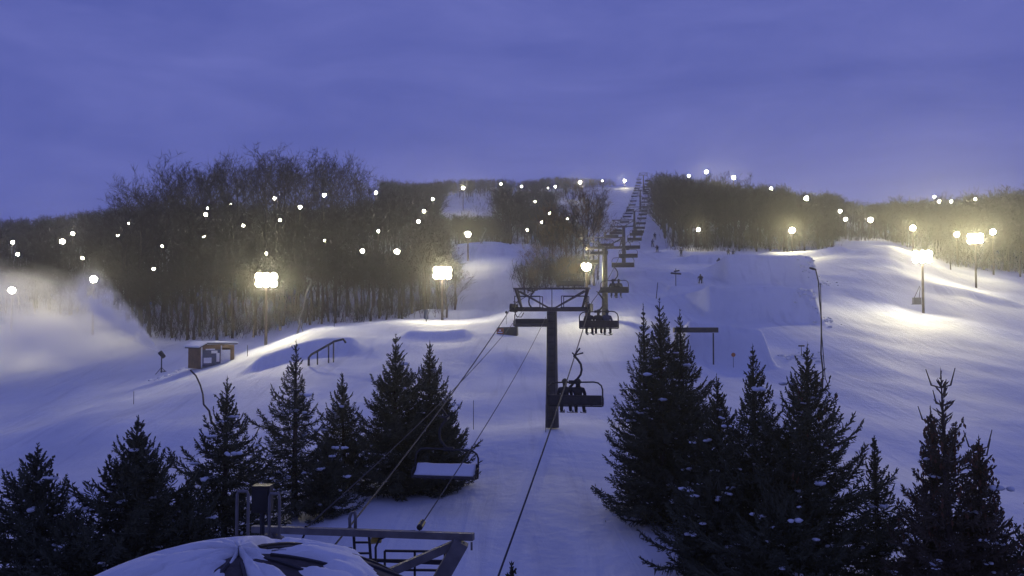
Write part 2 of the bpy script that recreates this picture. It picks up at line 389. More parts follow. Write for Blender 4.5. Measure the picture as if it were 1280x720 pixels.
def bare_tree(seed, H=16.0, spread=.30, clear=.35, low=False, limbs=11):
    R = random.Random(seed); tr = MB(); cr = MB()
    n = 8; pts = [Vector((0, 0, -.8))]; x = y = 0.0
    for i in range(1, n + 1):
        x += R.gauss(0, .16); y += R.gauss(0, .16); pts.append(Vector((x, y, H * .86 * i / n)))
    r0 = H * .0135
    tr.tube(pts, [r0 * (1.15 - 1.02 * (i / n) ** 1.1) for i in range(n + 1)], 7 if not low else 4, False)
    for k in range(limbs if not low else limbs - 3):
        t = clear + (1 - clear) * (k + R.random()) / limbs; t = min(t, .985); i = min(int(t * n), n - 1)
        q = pts[i].lerp(pts[i + 1], t * n - i); an = k * 2.4 + R.uniform(-.5, .5); up = R.uniform(.55, 1.25) + t * .5
        L = H * spread * (1.25 - .75 * t) * R.uniform(.8, 1.2)
        grow(cr, cr, q, Vector((math.cos(an), math.sin(an), up)), L, r0 * (.5 - .28 * t), 1, R, low)
    return tr, cr
PROTO = []
for i in range(7):
    tr, cr = bare_tree(100 + i, spread=(.27, .3, .34, .25, .36, .3, .28)[i], clear=(.38, .42, .3, .45, .28, .36, .4)[i])
    PROTO.append((tr.mesh('trunk', BARK), cr.mesh('crown', TWIG), cr.mesh('crown_lamplit', TWIG_LIT)))
PROTO_LOW = []
for i in range(4):
    tr, cr = bare_tree(200 + i, spread=(.27, .3, .25, .33)[i], clear=.10, limbs=13)
    PROTO_LOW.append((tr.mesh('trunk', BARK), cr.mesh('crown', TWIG), cr.mesh('crown_lamplit', TWIG_LIT)))
LOW = []
for i in range(5):
    tr, cr = bare_tree(300 + i, spread=.31, clear=.07, low=True, limbs=15)
    v = np.array(tr.v + cr.v); fs = tr.f + [tuple(j + len(tr.v) for j in f) for f in cr.f]
    tri = []
    for f in fs:
        for k in range(1, len(f) - 1): tri.append((f[0], f[k], f[k + 1]))
    LOW.append((v, np.array(tri)))
def lamp_limit(px, d):
    """highest photo row a tree top may reach here without covering a lamp farther back"""
    m = 0
    hw = 3.2 * F / d
    for (lx, ly, ld) in LAMP_AT:
        if ld > d - .5 and abs(lx - px) < hw and ly + 1.5 > m: m = ly + 1.5
    return m
def front(px, tab): return float(np.interp(px, [a for a, b in tab], [b for a, b in tab]))
def in_wood(name, px, d):
    if name == 'left':
        if not (152 < px < 575): return False
        f = front(px, [(150, 130), (190, 112), (300, 106), (380, 106), (440, 104), (575, 106)])
        if d < f or d > 235: return False
        rb = front(d, [(104, 574), (120, 570), (150, 562), (164, 575), (180, 575)])
        return px < rb
    if name == 'mid':
        if not (480 <= px < 770) or not ((176 if px >= 575 else 238) < d < 420): return False
        lim = front(d, [(176, 738), (205, 715), (240, 690), (290, 690), (330, 705), (370, 735), (400, 770)])
        if px > lim: return False
        return True
    if name == 'island': return 648 < px < 738 and front(px, [(648, 116), (690, 111), (738, 108)]) < d < 138
    if name == 'right':
        if not (818 < px < 1043): return False
        f = front(px, [(818, 300), (822, 230), (832, 190), (845, 162), (900, 160), (960, 160), (1043, 156)])
        return f < d < 330
    if name == 'hill':
        if not (1043 <= px < 1560): return False
        return front(px, [(1043, 172), (1130, 168), (1200, 158), (1290, 162), (1560, 165)]) < d < 330
    if name == 'far':
        return -330 < px <= 152 and front(px, [(-330, 150), (0, 144), (152, 134)]) < d < 340
WLAB = {'left': ('bare leafless tree in the big dark wood left of the steep snow face', 'bare trees of the big left wood'),
        'mid': ('bare leafless tree on the upper hill left of the summit run', 'bare trees left of the summit run'),
        'island': ('slender bare tree in the small clump left of the lift line', 'bare trees of the island clump'),
        'right': ('bare tree in the dense dark wood right of the lift top', 'bare trees of the right wood'),
        'hill': ('bare tree in the hazy wood along the right hand hill', 'bare trees of the right hill'),
        'far': ('bare tree in the low wood along the far left hill', 'bare trees of the far left hill')}
def top_row(name, px, d):
    s = sky_row(px)
    if name == 'mid':
        if d < 255 and 548 < px < 628: s = 269 - max(0, (px - 560)) * .03
        if 255 <= d < 335 and 548 < px < 622: return None
        if 640 < px < 700 and d < 250: s = max(s, 236)
        if px > 690 and d < 300: s = max(s, front(px, [(690, 245), (720, 275), (745, 300)]))
    if name == 'left' and px < 480: s += front(px, [(150, 12), (190, 34), (320, 58), (440, 44), (480, 6)])
    if name == 'left' and px > 545: s = max(s, front(px, [(545, 270), (560, 300), (575, 345)]) if d < 175 else 262)
    if name == 'island': s = front(px, [(648, 325), (660, 305), (675, 282), (690, 262), (715, 260), (728, 244), (738, 240)])
    if name == 'right' and 905 < px < 985: s = max(s, 226)
    return s
cand = {}
RW = random.Random(11)
for name, dens, (p0, p1), (d0, d1) in (('left', 9000, (150, 575), (104, 235)), ('mid', 22000, (480, 770), (176, 420)), 
                                      ('right', 9000, (818, 1043), (156, 330)), ('hill', 5200, (1043, 1560), (158, 330)), ('far', 8000, (-330, 152), (134, 340))):
    out = []; cell = {}
    gap = {'island': 1.6, 'mid': 1.7, 'right': 2.1, 'left': 2.3}.get(name, 2.4)
    for _ in range(dens):
        d = math.sqrt(RW.uniform(d0 * d0, d1 * d1)); px = RW.uniform(p0, p1)
        if not in_wood(name, px, d): continue
        x = (px - 640) / F * d
        g2 = gap * (.8 + d / 300); key = (int(x / g2), int(d / g2))
        if key in cell: continue
        tr_ = top_row(name, px, d)
        if tr_ is None: continue
        gz = ground(x, d)
        zmax = P(px, tr_, d).z - gz
        base = RW.uniform(11, 19) if name != 'island' else 30
        H = min(base, zmax * RW.uniform(.82 if name != 'island' else .66, 1.0))
        if name in ('left', 'mid') and zmax > base and RW.random() < .45: H = min(zmax * RW.uniform(.85, 1), 20)
        lm = lamp_limit(px, d)
        if lm > 0:
            H = min(H, P(px, lm, d).z - gz)
        if H < 3.2: continue
        cell[key] = 1
        out.append((x, d, gz, H, px))
    out.sort(key=lambda a: a[1])
    cand[name] = out
quota = {'left': 118, 'mid': 34, 'right': 56, 'hill': 40, 'far': 26}
NT = 0
for name, out in cand.items():
    lab, grp = WLAB[name]
    inside = [q for q in out if -30 < q[4] < 1310]
    ind = inside[:quota[name]]; ids = set(id(q) for q in ind); rest = [q for q in out if id(q) not in ids]
    for (x, y_, z, H, px) in ind:
        k = RW.randrange(7); s = H / 16.0; w = s * RW.uniform(.85, 1.15) * (1.15 if H < 9 else 1)
        PR = PROTO_LOW if (name in ('mid', 'right', 'far') and RW.random() < .75) or (name == 'island' and RW.random() < .35) or (name == 'hill' and RW.random() < .85) else PROTO
        k %= len(PR)
        if name == 'island': w *= .72
        t = thing('bare_tree', lab, 'tree', (x, y_, z), RW.uniform(0, 6.28), grp); t.scale = (w, w, s); NT += 1
        link('trunk', PR[k][0], t)
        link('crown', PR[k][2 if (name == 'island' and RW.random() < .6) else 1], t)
    if rest:
        V = []; T = []; k0 = 0
        for (x, y_, z, H, px) in rest:
            v, tri = LOW[RW.randrange(5)]; a = RW.uniform(0, 6.28); s = H / 16.0; w = s * RW.uniform(.9, 1.25)
            c_, s_ = math.cos(a), math.sin(a)
            q_ = np.stack([(v[:, 0] * c_ - v[:, 1] * s_) * w + x, (v[:, 0] * s_ + v[:, 1] * c_) * w + y_, v[:, 2] * s + z], -1)
            V.append(q_); T.append(tri + k0); k0 += len(v)
        me = bpy.data.meshes.new('wood'); np_mesh(me, np.concatenate(V), np.concatenate(T)); me.materials.append(TWIG)
        lw = {'left': 'depth of the big leafless wood behind the front trees left of the snow face', 'mid': 'far leafless wood on the upper hill left of the summit run',
              'right': 'depth of the dense dark leafless wood right of the lift top', 'hill': 'hazy leafless wood covering the right hand hill',
              'far': 'low leafless wood covering the far left hill behind the mist', 'island': 'thicket of thin stems inside the small clump left of the lift line'}[name]
        tag(link('wood', me), lw, 'wood', kind='stuff')
BIGP = []
WOB = .075
for i in range(6):
    tr, cr = bare_tree(500 + i, H=20, spread=(.40, .44, .38, .46, .36, .42)[i], clear=(.42, .36, .45, .38, .44, .4)[i], limbs=10)
    BIGP.append((tr.mesh('trunk', BARK), cr.mesh('crown', TWIG), cr.mesh('crown_lamplit', TWIG_LIT)))
BX = [(163, 128), (176, 122), (190, 150), (206, 135), (222, 160), (238, 140), (254, 165), (268, 145), (282, 172), (297, 150), (312, 168), (326, 145), (341, 170), (355, 150), (368, 165), (383, 175), (398, 155), (413, 178), (427, 160), (441, 172), (455, 165)]
for i, (px, d) in enumerate(BX):
    x = (px - 640) / F * d; z = ground(x, d); H = (P(px, sky_row(px) + RW.uniform(-3, 9), d).z - z) * (.87 if px < 320 else .91)
    t = thing('bare_tree', 'tall bare tree whose branching crown stands out against the sky above the big left wood', 'tree', (x, d, z), RW.uniform(0, 6.28), 'tall trees on the skyline of the left wood')
    s_ = H / 20; w_ = min(s_ * 1.1, 1.15); t.scale = (w_, w_, s_)
    link('trunk', BIGP[i % 6][0], t); link('crown', BIGP[i % 6][1], t)
IS = [(657, 332, 100), (664, 314, 103), (671, 300, 101), (679, 284, 105), (687, 268, 104), (694, 260, 108), (701, 282, 100), (707, 268, 106), (714, 258, 104), (721, 252, 101), (729, 244, 103), (737, 238, 98.5), (743, 243, 97), (748, 262, 102),
      (668, 335, 97), (682, 318, 98), (697, 305, 97), (711, 300, 98), (724, 295, 97), (704, 322, 95.5), (718, 330, 95.5), (688, 338, 96)]
for i, (px, py, d) in enumerate(IS):
    d += 14
    x = (px - 640) / F * d; z = ground(x, d); H = (P(px, py, d).z - z) * .97; s_ = H / 20
    t = thing('bare_tree', WLAB['island'][0], 'tree', (x, d, z), RW.uniform(0, 6.28), WLAB['island'][1])
    w_ = s_ * RW.uniform(.8, 1.1) * (1.5 if H < 6 else 1); t.scale = (w_, w_, s_)
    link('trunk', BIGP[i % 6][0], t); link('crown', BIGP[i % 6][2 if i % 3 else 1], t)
print('TREES', NT, {k: len(v) for k, v in cand.items()})
# brushwood at the feet of the woods (bare shrubs, uncountable)
ub = MB()
for name, n, p0, p1, d0, d1 in (('left', 620, 152, 575, 104, 150), ('island', 240, 648, 738, 106, 138), ('right', 520, 822, 1043, 156, 200), ('hill', 420, 1043, 1300, 158, 200), ('far', 300, -60, 152, 134, 180), ('mid', 900, 575, 770, 176, 400)):
    for _ in range(n):
        d = RW.uniform(d0, d1); px = RW.uniform(p0, p1)
        if not in_wood(name, px, d): continue
        g = G(px, d); lm = lamp_limit(px, d)
        for k in range(7):
            an = RW.uniform(0, 6.28); L = RW.uniform(.8, 3.0)
            b0 = g + Vector((RW.gauss(0, .7), RW.gauss(0, .7), -.1)); v = Vector((math.cos(an) * .4, math.sin(an) * .4, 1)).normalized() * L
            ub.tri(b0, v, .035)
            for _k in range(3): ub.tri(b0 + v * RW.uniform(.3, .8), (v.normalized() + Vector((RW.gauss(0, .5), RW.gauss(0, .5), 0))) * L * .4, .025)
tag(ub.obj('brushwood', TWIG), 'low leafless brushwood along the feet of the woods', 'brushwood', kind='stuff')

# ------------------------------------------------------------------ spruces
def spruce(name, label, px, tip, d, wpx, seed, dens=1.0, snow=40, shape=.85, base_clear=.03, needles=NEEDLE, spikes=0, cones=0, gaps=0.0, bare=0.0):
    R = random.Random(seed)
    g = G(px, d); top = P(px, tip, d); H = top.z - g.z; Rm = wpx / 2 * d / F * (1.52 if px > 750 else 1.38)
    t = thing(name, label, 'spruce', g, 0, 'spruces in front of the lift')
    tr = MB(); lx, ly = R.gauss(0, .02), R.gauss(0, .02)
    def ax(z): return Vector((lx * z, ly * z, z))
    tr.tube([ax(-.4), ax(H * .3), ax(H * .7), ax(H * .985)], [.018 * H + .02, .013 * H + .015, .006 * H + .01, .005], 7, False)
    cr = MB(); sn = MB(); cn = MB()
    z = H * base_clear + .12; spots = []; up = Vector((0, 0, 1))
    lob = [R.uniform(.70, 1.15) for _ in range(7)]; ph0 = R.uniform(0, 6.28)
    whorl = 0
    while z < H * .95:
        u = z / H; w = 1 - u
        env = Rm * (min(1, 1.30 * w) ** (1.0 if w > .5 else 1.12) * (1 - .10 * max(0, w - .8) / .2)) * (1.0 if shape < .8 else (.92 if w > .4 else .85)) + .03
        wf = R.uniform(.80, 1.12); main = whorl % 2 == 0
        nb = int(round((7 + 2.5 * w) * dens)) if main else int(round((4 + 3 * w) * dens))
        if u > .86: nb = max(4, nb - 3)
        thin = u > 1 - bare
        if thin: nb = 4
        a0 = R.uniform(0, 6.28)
        for k in range(nb):
            if R.random() < gaps: continue
            an = a0 + 2 * PI * (k + R.uniform(-.35, .35)) / nb
            li = (an + ph0) / (2 * PI) * 7; l0 = lob[int(li) % 7]; l1 = lob[(int(li) + 1) % 7]; lf = li - int(li)
            L = env * wf * (l0 + (l1 - l0) * lf) * R.choice((.72, .85, .95, 1, 1.05, 1.15, 1.25)) * (1 if main else R.uniform(.5, .8))
            L = max(L, .07)
            el = -.34 + 1.15 * u ** 1.2 + R.gauss(0, .10)
            hd = Vector((math.cos(an), math.sin(an), 0)); side = Vector((-hd.y, hd.x, 0))
            sg = 6; pts = [ax(z + R.uniform(-.04, .04))]
            for i in range(sg):
                e = el + (.85 * (i / (sg - 1)) ** 1.8 if u < .8 else .3 * i / sg)
                pts.append(pts[-1] + (hd * math.cos(e) + up * math.sin(e)) * (L / sg))
            cr.tube(pts, [.010 + .006 * L] + [.008] * (sg - 1) + [.003], 3, False)
            fine = .55 + .45 * min(1, w / .5)
            n = max(3, int(L / (.070 * fine)))
            if thin:
                L = max(L, .22); cr.spindle(pts[0], (pts[-1] - pts[0]).normalized() * L, .016); cr.spindle(pts[3], (pts[-1] - pts[2]).normalized() * L * .7, .018); continue
            for i in range(n + 1):
                f = .08 + .92 * i / n
                ii = min(int(f * sg), sg - 1); q = pts[ii].lerp(pts[ii + 1], f * sg - ii); dr = (pts[ii + 1] - pts[ii]).normalized()
                tl = (.07 + .36 * L * (f * 2.2 if f < .35 else (1 - f) * 1.05 + .08)) * R.uniform(.7, 1.2)
                tl = min(tl, .34) * fine
                for sgn in (-1, 1):
                    v = (dr * R.uniform(.6, 1.0) + side * sgn * R.uniform(.5, .9) + up * R.gauss(-.04, .20)).normalized()
                    cr.spindle(q, v * tl, R.uniform(.013, .021) * (.7 + .3 * fine), 0, True)
                    if tl > .15:
                        for m_ in range(2):
                            qq = q + v * tl * R.uniform(.3, .75)
                            v2 = (v + Vector((R.gauss(0, .55), R.gauss(0, .55), R.gauss(0, .45)))).normalized()
                            cr.spindle(qq, v2 * tl * R.uniform(.35, .55), .015, 0, R.random() < .4)
                if R.random() < .55:
                    v = (dr * .4 + Vector((R.gauss(0, .3), R.gauss(0, .3), R.choice((-.9, -.8, .8))))).normalized()
                    cr.spindle(q, v * min(tl, .16), .017, 0, True)
            dr = (pts[-1] - pts[-2]).normalized()
            cr.spindle(pts[-1] - dr * .05, dr * R.uniform(.10, .20) * fine, .018)
            if u < .78 and L > .35: spots.append((pts[R.randrange(2, sg)], hd, L))
            if cones and u > .40 and R.random() < cones:
                for c_ in range(R.randrange(2, 6)):
                    q = pts[R.randrange(2, sg + 1)] + Vector((R.gauss(0, .05), R.gauss(0, .05), 0))
                    cn.spindle(q, Vector((R.gauss(0, .02), R.gauss(0, .02), -R.uniform(.10, .17))), .03)
        z += max(.075, H * (.030 - .012 * u)) / dens ** .5 * R.uniform(.8, 1.2) * (1.0 if u < .85 else 1.25); whorl += 1
    b0 = ax(H * .93)
    cr.spindle(b0, ax(H) - b0, .016)
    for k in range(9):
        an = R.uniform(0, 6.28); q = ax(H * R.uniform(.93, .985)); cr.spindle(q, Vector((math.cos(an) * .6, math.sin(an) * .6, .8)) * R.uniform(.05, .10), .012)
    for s in range(spikes):                                   # candelabra of long thin leading shoots
        zz = H * (.925 - .03 * (s // 2)); an = s * 2.4 + R.uniform(-.3, .3); o = Vector((math.cos(an), math.sin(an), 0)); L = R.uniform(.40, .62) * (1 - .04 * s)
        p0 = ax(zz); p1 = p0 + o * L * .38 + up * L * .10; p2 = p0 + o * L * .58 + up * L * (.75 if s < 5 else .28)
        cr.tube([p0, p1, p2], [.014, .018, .008], 5, False)
    R.shuffle(spots)
    for (q, hd, L) in spots[:snow]:
        m = R.choice((.35, .5, .7, 1, 1.3))
        for j in range(R.randrange(2, 5)):
            sn.blob(q + hd * (j * .07) * m + Vector((R.gauss(0, .06), R.gauss(0, .06), .035 + R.uniform(0, .02))), (R.uniform(.04, .10) * m, R.uniform(.04, .10) * m, R.uniform(.025, .045) * m), 0, 7)
    tr.obj('trunk', TRUNK, t); cr.obj('crown', needles, t)
    if sn.v: tag(sn.obj('snow_clumps', SNOWC, t, True), kind='stuff')
    if cn.v: tag(cn.obj('cones', CONE, t), kind='stuff')
    return t
S = spruce
S('spruce_tree', 'spruce at the lower left corner with wide snow flecked boughs', 42, 553, 19.5, 190, 1, .95, 60)
S('spruce_tree', 'dense broad spruce second from the left, beside the domed roof', 166, 517, 21, 150, 2, 1.1, 40, .75)
S('spruce_tree', 'spruce with a thin top third from the left, behind the hoop posts', 283, 468, 24, 128, 3, 1.0, 45, .85, gaps=.12)
S('spruce_tree', 'tall slim ragged spruce with gaps between boughs, left of the small spire spruce', 370, 422, 28, 108, 4, .85, 30, .9, gaps=.22)
S('spruce_tree', 'small narrow spruce between the slim ragged one and the dark pair', 432, 463, 32, 78, 5, .9, 30, .9, gaps=.1)
S('spruce_tree', 'left half of the dark dense spruce pair left of the lift tower', 494, 415, 31, 120, 6, 1.15, 22, .72)
S('spruce_tree', 'right half of the dark dense spruce pair left of the lift tower', 538, 424, 31.5, 100, 7, 1.1, 22, .72)
S('spruce_tree', 'short spruce at the foot of the slim ragged spruce, left group', 408, 540, 27.5, 62, 8, 1.0, 16, .7)
S('spruce_tree', 'lowest bushy spruce behind the snow roofed empty chair', 560, 500, 32, 56, 9, 1.1, 8, .6)
S('spruce_tree', 'biggest spruce with a rough broad crown right of the lift tower', 829, 370, 27, 118, 10, 1.15, 46, .70)
S('spruce_tree', 'slim spruce top close behind the biggest spruce', 856, 384, 28.5, 104, 11, 1.0, 20, .8)
S('spruce_tree', 'slender spruce top just left of the biggest spruce top', 808, 376, 28, 80, 30, 1.0, 14, .8)
S('spruce_tree', 'mid sized spruce between the biggest spruce and the right pair', 901, 466, 25, 118, 12, 1.0, 34, .8)
S('spruce_tree', 'left spruce of the tall right pair, with a narrow pointed top', 943, 428, 22.5, 130, 13, 1.05, 40, .8)
S('spruce_tree', 'right spruce of the tall right pair, widest crown of that pair', 1003, 426, 21.5, 158, 14, 1.1, 40, .75, cones=.12)
S('spruce_tree', 'low spruce filling the gap under the tall right pair', 888, 585, 22, 110, 15, 1.0, 36, .7)
S('spruce_tree', 'small thin spruce standing alone between the right pair and the spiky spruce', 1094, 543, 22, 78, 16, .85, 24, .85, gaps=.12)
S('spruce_tree', 'brownish spruce with a candelabra of long bare top shoots, lower right', 1186, 458, 18, 120, 17, .9, 14, .7, needles=NEEDLE2, spikes=9, cones=.5, gaps=.12, bare=.24)
S('spruce_tree', 'brown coned spruce at the left side of the spiky topped spruce', 1161, 506, 18.5, 96, 18, .9, 14, .72, needles=NEEDLE2, spikes=2, cones=.4, gaps=.05)
S('spruce_tree', 'brown coned spruce at the right side of the spiky topped spruce', 1220, 541, 18.2, 104, 19, .9, 16, .72, needles=NEEDLE2, spikes=3, cones=.4, gaps=.05)
S('spruce_tree', 'spruce cut by the right picture edge with snow between its boughs', 1284, 598, 18, 90, 20, .9, 30, .8, gaps=.1)
S('spruce_tree', 'tip of a slim spruce poking up at the bottom picture edge under the lift cable', 634, 703, 11, 42, 21, 1.0, 0, .7)
S('spruce_tree', 'low dark spruce at the bottom of the lower left corner', 92, 640, 19, 150, 22, 1.0, 40, .7)
S('spruce_tree', 'low dark spruce at the bottom between the second and third left spruces', 232, 600, 21.5, 100, 23, 1.0, 34, .7)
S('spruce_tree', 'low dark spruce at the bottom below the tall right pair', 975, 600, 20, 130, 24, 1.0, 24, .7)

# ------------------------------------------------------------------ chairlift
TW = [(690, 41, 387), (757, 84, 310), (787, 135, 283), (797.5, 205, 264), (802, 290, 238), (804.5, 372, 219)]
LINE0 = Vector((1.86, 41, 0)); SL = .163
YAW = -math.atan(SL); UL = Vector((math.sin(-YAW), math.cos(-YAW), 0)); UR = Vector((UL.y, -UL.x, 0))
GA = 1.80
def line_xy(d): return Vector((1.86 + SL * (d - 41), d, 0))
towers = []
def lift_tower(px, d, py, lab, detail):
    c = line_xy(d); z = P(px, py, d).z; g = ground(c.x, c.y); H = z - g
    t = thing('lift_tower', lab, 'lift tower', (c.x, c.y, g), YAW, 'lift towers')
    b = MB(); b.tube([(0, 0, -.8), (0, 0, -.02)], .55, 12); b.tube([(0, 0, .06), (0, 0, H * .5), (0, 0, H - .09)], [.32, .27, .235], 14); b.obj('pole', STEEL, t, True)
    b = MB(); b.box((0, 0, H), (3.7, .30, .17)); b.obj('crossarm', STEEL, t)
    b = MB(); z2 = H + .98
    for y_ in (-.35, .35):
        b.bar((-1.75, y_, z2), (1.75, y_, z2), .07)
        for s in (-1, 1):
            b.bar((s * 1.42, 0, H + .06), (s * 1.68, y_, z2), .10)
            b.bar((s * .12, 0, H + .06), (s * 1.55, y_, z2 - .12), .07)
    for x_ in (-1.75, 0, 1.75): b.bar((x_, -.35, z2), (x_, .35, z2), .06)
    b.obj('lifting_frame', STEEL, t)
    if detail:
        b = MB()
        for s in (-1, 1):
            for y_ in (-.5, .5): b.bar((s * .45, y_, H + .09), (s * 1.7, y_, H + .09), .05); b.bar((s * 1.68, y_, H + .09), (s * 1.68, y_, H + .62), .035); b.bar((s * .5, y_, H + .09), (s * .5, y_, H + .62), .035); b.bar((s * .5, y_, H + .62), (s * 1.68, y_, H + .62), .035)
        b.obj('work_platform', DARK, t)
        b = MB()
        for i in range(int(H / .32)): b.bar((-.17, -.38, .5 + i * .32), (.17, -.38, .5 + i * .32), .03)
        for s in (-.17, .17): b.bar((s, -.38, .4), (s, -.38, H - .1), .035)
        b.obj('ladder', DARK, t)
        b = MB(); b.bar((0, 0, H + .1), (0, 0, H + 1.45), .035); b.obj('mast', DARK, t)
    for s in (-1, 1):
        b = MB(); x_ = s * GA
        b.bar((x_ - .12 * s, -.95, H + .05), (x_ - .12 * s, .95, H + .05), .09)
        b.bar((x_ - .16 * s, -.95, H + .35), (x_ - .16 * s, .95, H + .35), .04)
        sh = b.obj('sheave_train', DARK, t)
        for i in range(4):
            w = MB(); yy = -.78 + .52 * i; w.tube([(x_ - .05, yy, H + .08), (x_ + .05, yy, H + .08)], .19, 12); w.obj('wheel', DARK, sh)
    b = MB(); b.tube([(-1.72, -.3, H - .1), (-1.60, -.32, H - .33), (-1.40, -.3, H - .35), (-1.28, -.3, H - .14)], .022, 5, False); b.obj('cable_loop', DARK, t)
    towers.append((d, z))
names = ['nearest lift tower, dark round steel pole standing in front of the two closest chairs', 'second lift tower up the line beside the tree island',
         'third lift tower up the line above the chair cluster', 'fourth lift tower up the line on the narrow upper run', 'fifth lift tower, next to last below the summit', 'topmost lift tower standing out against the sky']
for i, (px, d, py) in enumerate(TW): lift_tower(px, d, py, names[i], i < 2)
RZ = [(9, -6.0), (13.5, -5.55), (17, -4.85)] + [(d, z + .28) for d, z in towers] + [(384, towers[-1][1] + .1), (400, towers[-1][1] - 1.5)]
def rope_z(d):
    for i in range(len(RZ) - 1):
        a, b = RZ[i], RZ[i + 1]
        if a[0] <= d <= b[0]:
            t = (d - a[0]) / (b[0] - a[0]); return a[1] + (b[1] - a[1]) * t - 4 * t * (1 - t) * .010 * (b[0] - a[0])
    return RZ[-1][1]
def rope_pt(d, s): 
    c = line_xy(d) + UR * (GA * s); return Vector((c.x, c.y, rope_z(d)))
pts = [rope_pt(9 + (400 - 9) * i / 200, 1) for i in range(201)]; 
pts += [rope_pt(400, 1) * (1 - k / 5) + rope_pt(400, -1) * (k / 5) for k in range(1, 5)] + [rope_pt(9 + (400 - 9) * i / 200, -1) for i in range(200, -1, -1)]
b = MB(); b.tube(pts, .022, 5, False); tag(b.obj('haul_rope', ROPE), 'dark steel haul rope looping up the hill over all the lift towers', 'cable')
# top station
c = line_xy(401); g = ground(c.x, c.y); zt = rope_z(400)
t = thing('top_station', 'small return wheel stand of the lift on the summit snow', 'lift station', (c.x, c.y, g), YAW)
b = MB(); b.tube([(0, 0, -.5), (0, 0, max(.8, zt - g - .2))], .35, 10); b.obj('column', STEEL, t)
b = MB(); b.tube([(0, 0, zt - g - .12), (0, 0, zt - g + .12)], 1.75, 20); b.obj('wheel', DARK, t)

def make_chair():
    t = thing('lift_chair', '-', 'lift chair', (0, 0, 0), 0, 'chairs of the lift')
    b = MB(); b.box((0, 0, 0), (.09, .34, .10)); b.bar((.0, .12, .02), (.30, .16, .10), .05); b.bar((0, -.1, .02), (.20, -.14, .28), .05); b.bar((0, .15, 0), (-.12, .2, .10), .04); b.obj('grip', DARK, t)
    b = MB(); b.tube([(0, 0, -.03), (.10, 0, -.14), (.22, 0, -.32), (.25, 0, -.52), (.21, 0, -.70), (.09, 0, -.86), (-.02, 0, -.95)], .042, 8); b.box((-.06, 0, -.98), (.34, .12, .13)); b.obj('hanger', DARK, t, True)
    b = MB(); w = 1.02; p = [(-w, .02, -1.62), (-w, .0, -1.25), (-w + .05, 0, -1.12), (-w + .17, 0, -1.03), (-w + .32, 0, -1.0), (0, 0, -.985), (w - .32, 0, -.97), (w - .17, 0, -1.0), (w - .05, 0, -1.10), (w, 0, -1.25), (w, .02, -1.62), (w, .1, -1.84)]
    b.tube(p + [(w, .12, -1.86)], .030, 7, True); b.tube([(-w, .02, -1.62), (-w, .1, -1.84), (-w, .12, -1.86)], .030, 7, True)
    for s in (-1, 1): b.tube([(s * w, .0, -1.55), (s * w, .28, -1.55), (s * w, .42, -1.60), (s * w, .46, -1.84)], .022, 6)
    b.obj('frame', DARK, t, True)
    b = MB(); n = 9
    prof = [(-.05, -1.78), (-.075, -1.58), (-.08, -1.46), (-.03, -1.455), (-.015, -1.55), (.0, -1.78)]
    vs = []
    for x_ in (-.99, -.96, .96, .99):
        k = .95 if abs(x_) > .97 else 1
        vs += [Vector((x_, q[0], -1.6 + (q[1] + 1.6) * k)) for q in prof]
    m_ = len(prof); fs = [(i * m_ + j, i * m_ + (j + 1) % m_, (i + 1) * m_ + (j + 1) % m_, (i + 1) * m_ + j) for i in range(3) for j in range(m_)]
    fs += [tuple(range(m_ - 1, -1, -1)), tuple(3 * m_ + j for j in range(m_))]
    b.add(vs, fs); b.obj('backrest', SEAT, t)
    b = MB(); prof = [(.005, -1.83), (.005, -1.75), (.30, -1.73), (.47, -1.745), (.50, -1.79), (.47, -1.84)]
    vs = []
    for x_ in (-.985, .985): vs += [Vector((x_, q[0], q[1])) for q in prof]
    fs = [(j, (j + 1) % m_, m_ + (j + 1) % m_, m_ + j) for j in range(m_)] + [tuple(range(m_ - 1, -1, -1)), tuple(m_ + j for j in range(m_))]
    b.add(vs, fs); b.obj('seat', SEAT, t)
    b = MB()
    for x_ in (-.6, 0, .6): b.bar((x_, -.02, -1.86), (x_, .46, -1.86), .05)
    b.bar((-1.0, .1, -1.87), (1.0, .1, -1.87), .05); b.obj('seat_bracket', DARK, t)
    return t
CH = make_chair(); first = True
def place_chair(d, s, lab, grp, dz=0):
    global first
    p = rope_pt(d, s); p.z += dz
    o = CH if first else dup(CH, p); first = False
    o.location = p; o.rotation_euler = (0, 0, YAW if s > 0 else YAW + PI); o['label'] = lab; o['group'] = grp
    return o
RC = [(33, 'nearest occupied chair on the right rope, carrying two riders past the first tower'), (46.8, 'chair on the right rope carrying a row of three riders, above the first tower'), (64.8, 'chair with riders on the right rope just under the second lift tower'), (82, None)]
LC = [(27.8, 'nearest empty chair, snow on its seat, hanging in front of the dark spruce pair'), (47.6, 'empty chair partly behind the first tower pole on the left rope'), (69, 'empty chair on the left rope just above the first tower crossarm'), (86, None)]
d = 98.0
while d < 392:
    RC.append((d, None)); LC.append((d + 6 + rnd.uniform(-2, 2), None)); d += 15 + rnd.uniform(-2.5, 2.5)
chairs = {}
for (d, lab) in RC: chairs[(d, 1)] = place_chair(d, 1, lab or 'small distant chair on the uphill rope, on the right side of the towers', 'near chairs of the lift' if lab else 'distant uphill chairs')
for (d, lab) in LC:
    if d < 396: chairs[(d, -1)] = place_chair(d, -1, lab or 'small distant empty chair on the returning rope, on the left side of the towers', 'near chairs of the lift' if lab else 'distant returning chairs', -.55 if d < 28 else 0)
o = chairs[(27.8, -1)]
b = MB(); vs = []; nx = 14
for i in range(nx + 1):
    x_ = -.94 + 1.88 * i / nx; w_ = rnd.uniform(-.02, .02)
    for (y_, z_) in ((.01, -1.745), (.01, -1.42 + w_), (.09, -1.44 + w_), (.22, -1.58 + w_ * 2), (.36, -1.67 + w_), (.47, -1.70), (.475, -1.74)): vs.append(Vector((x_, y_, z_)))
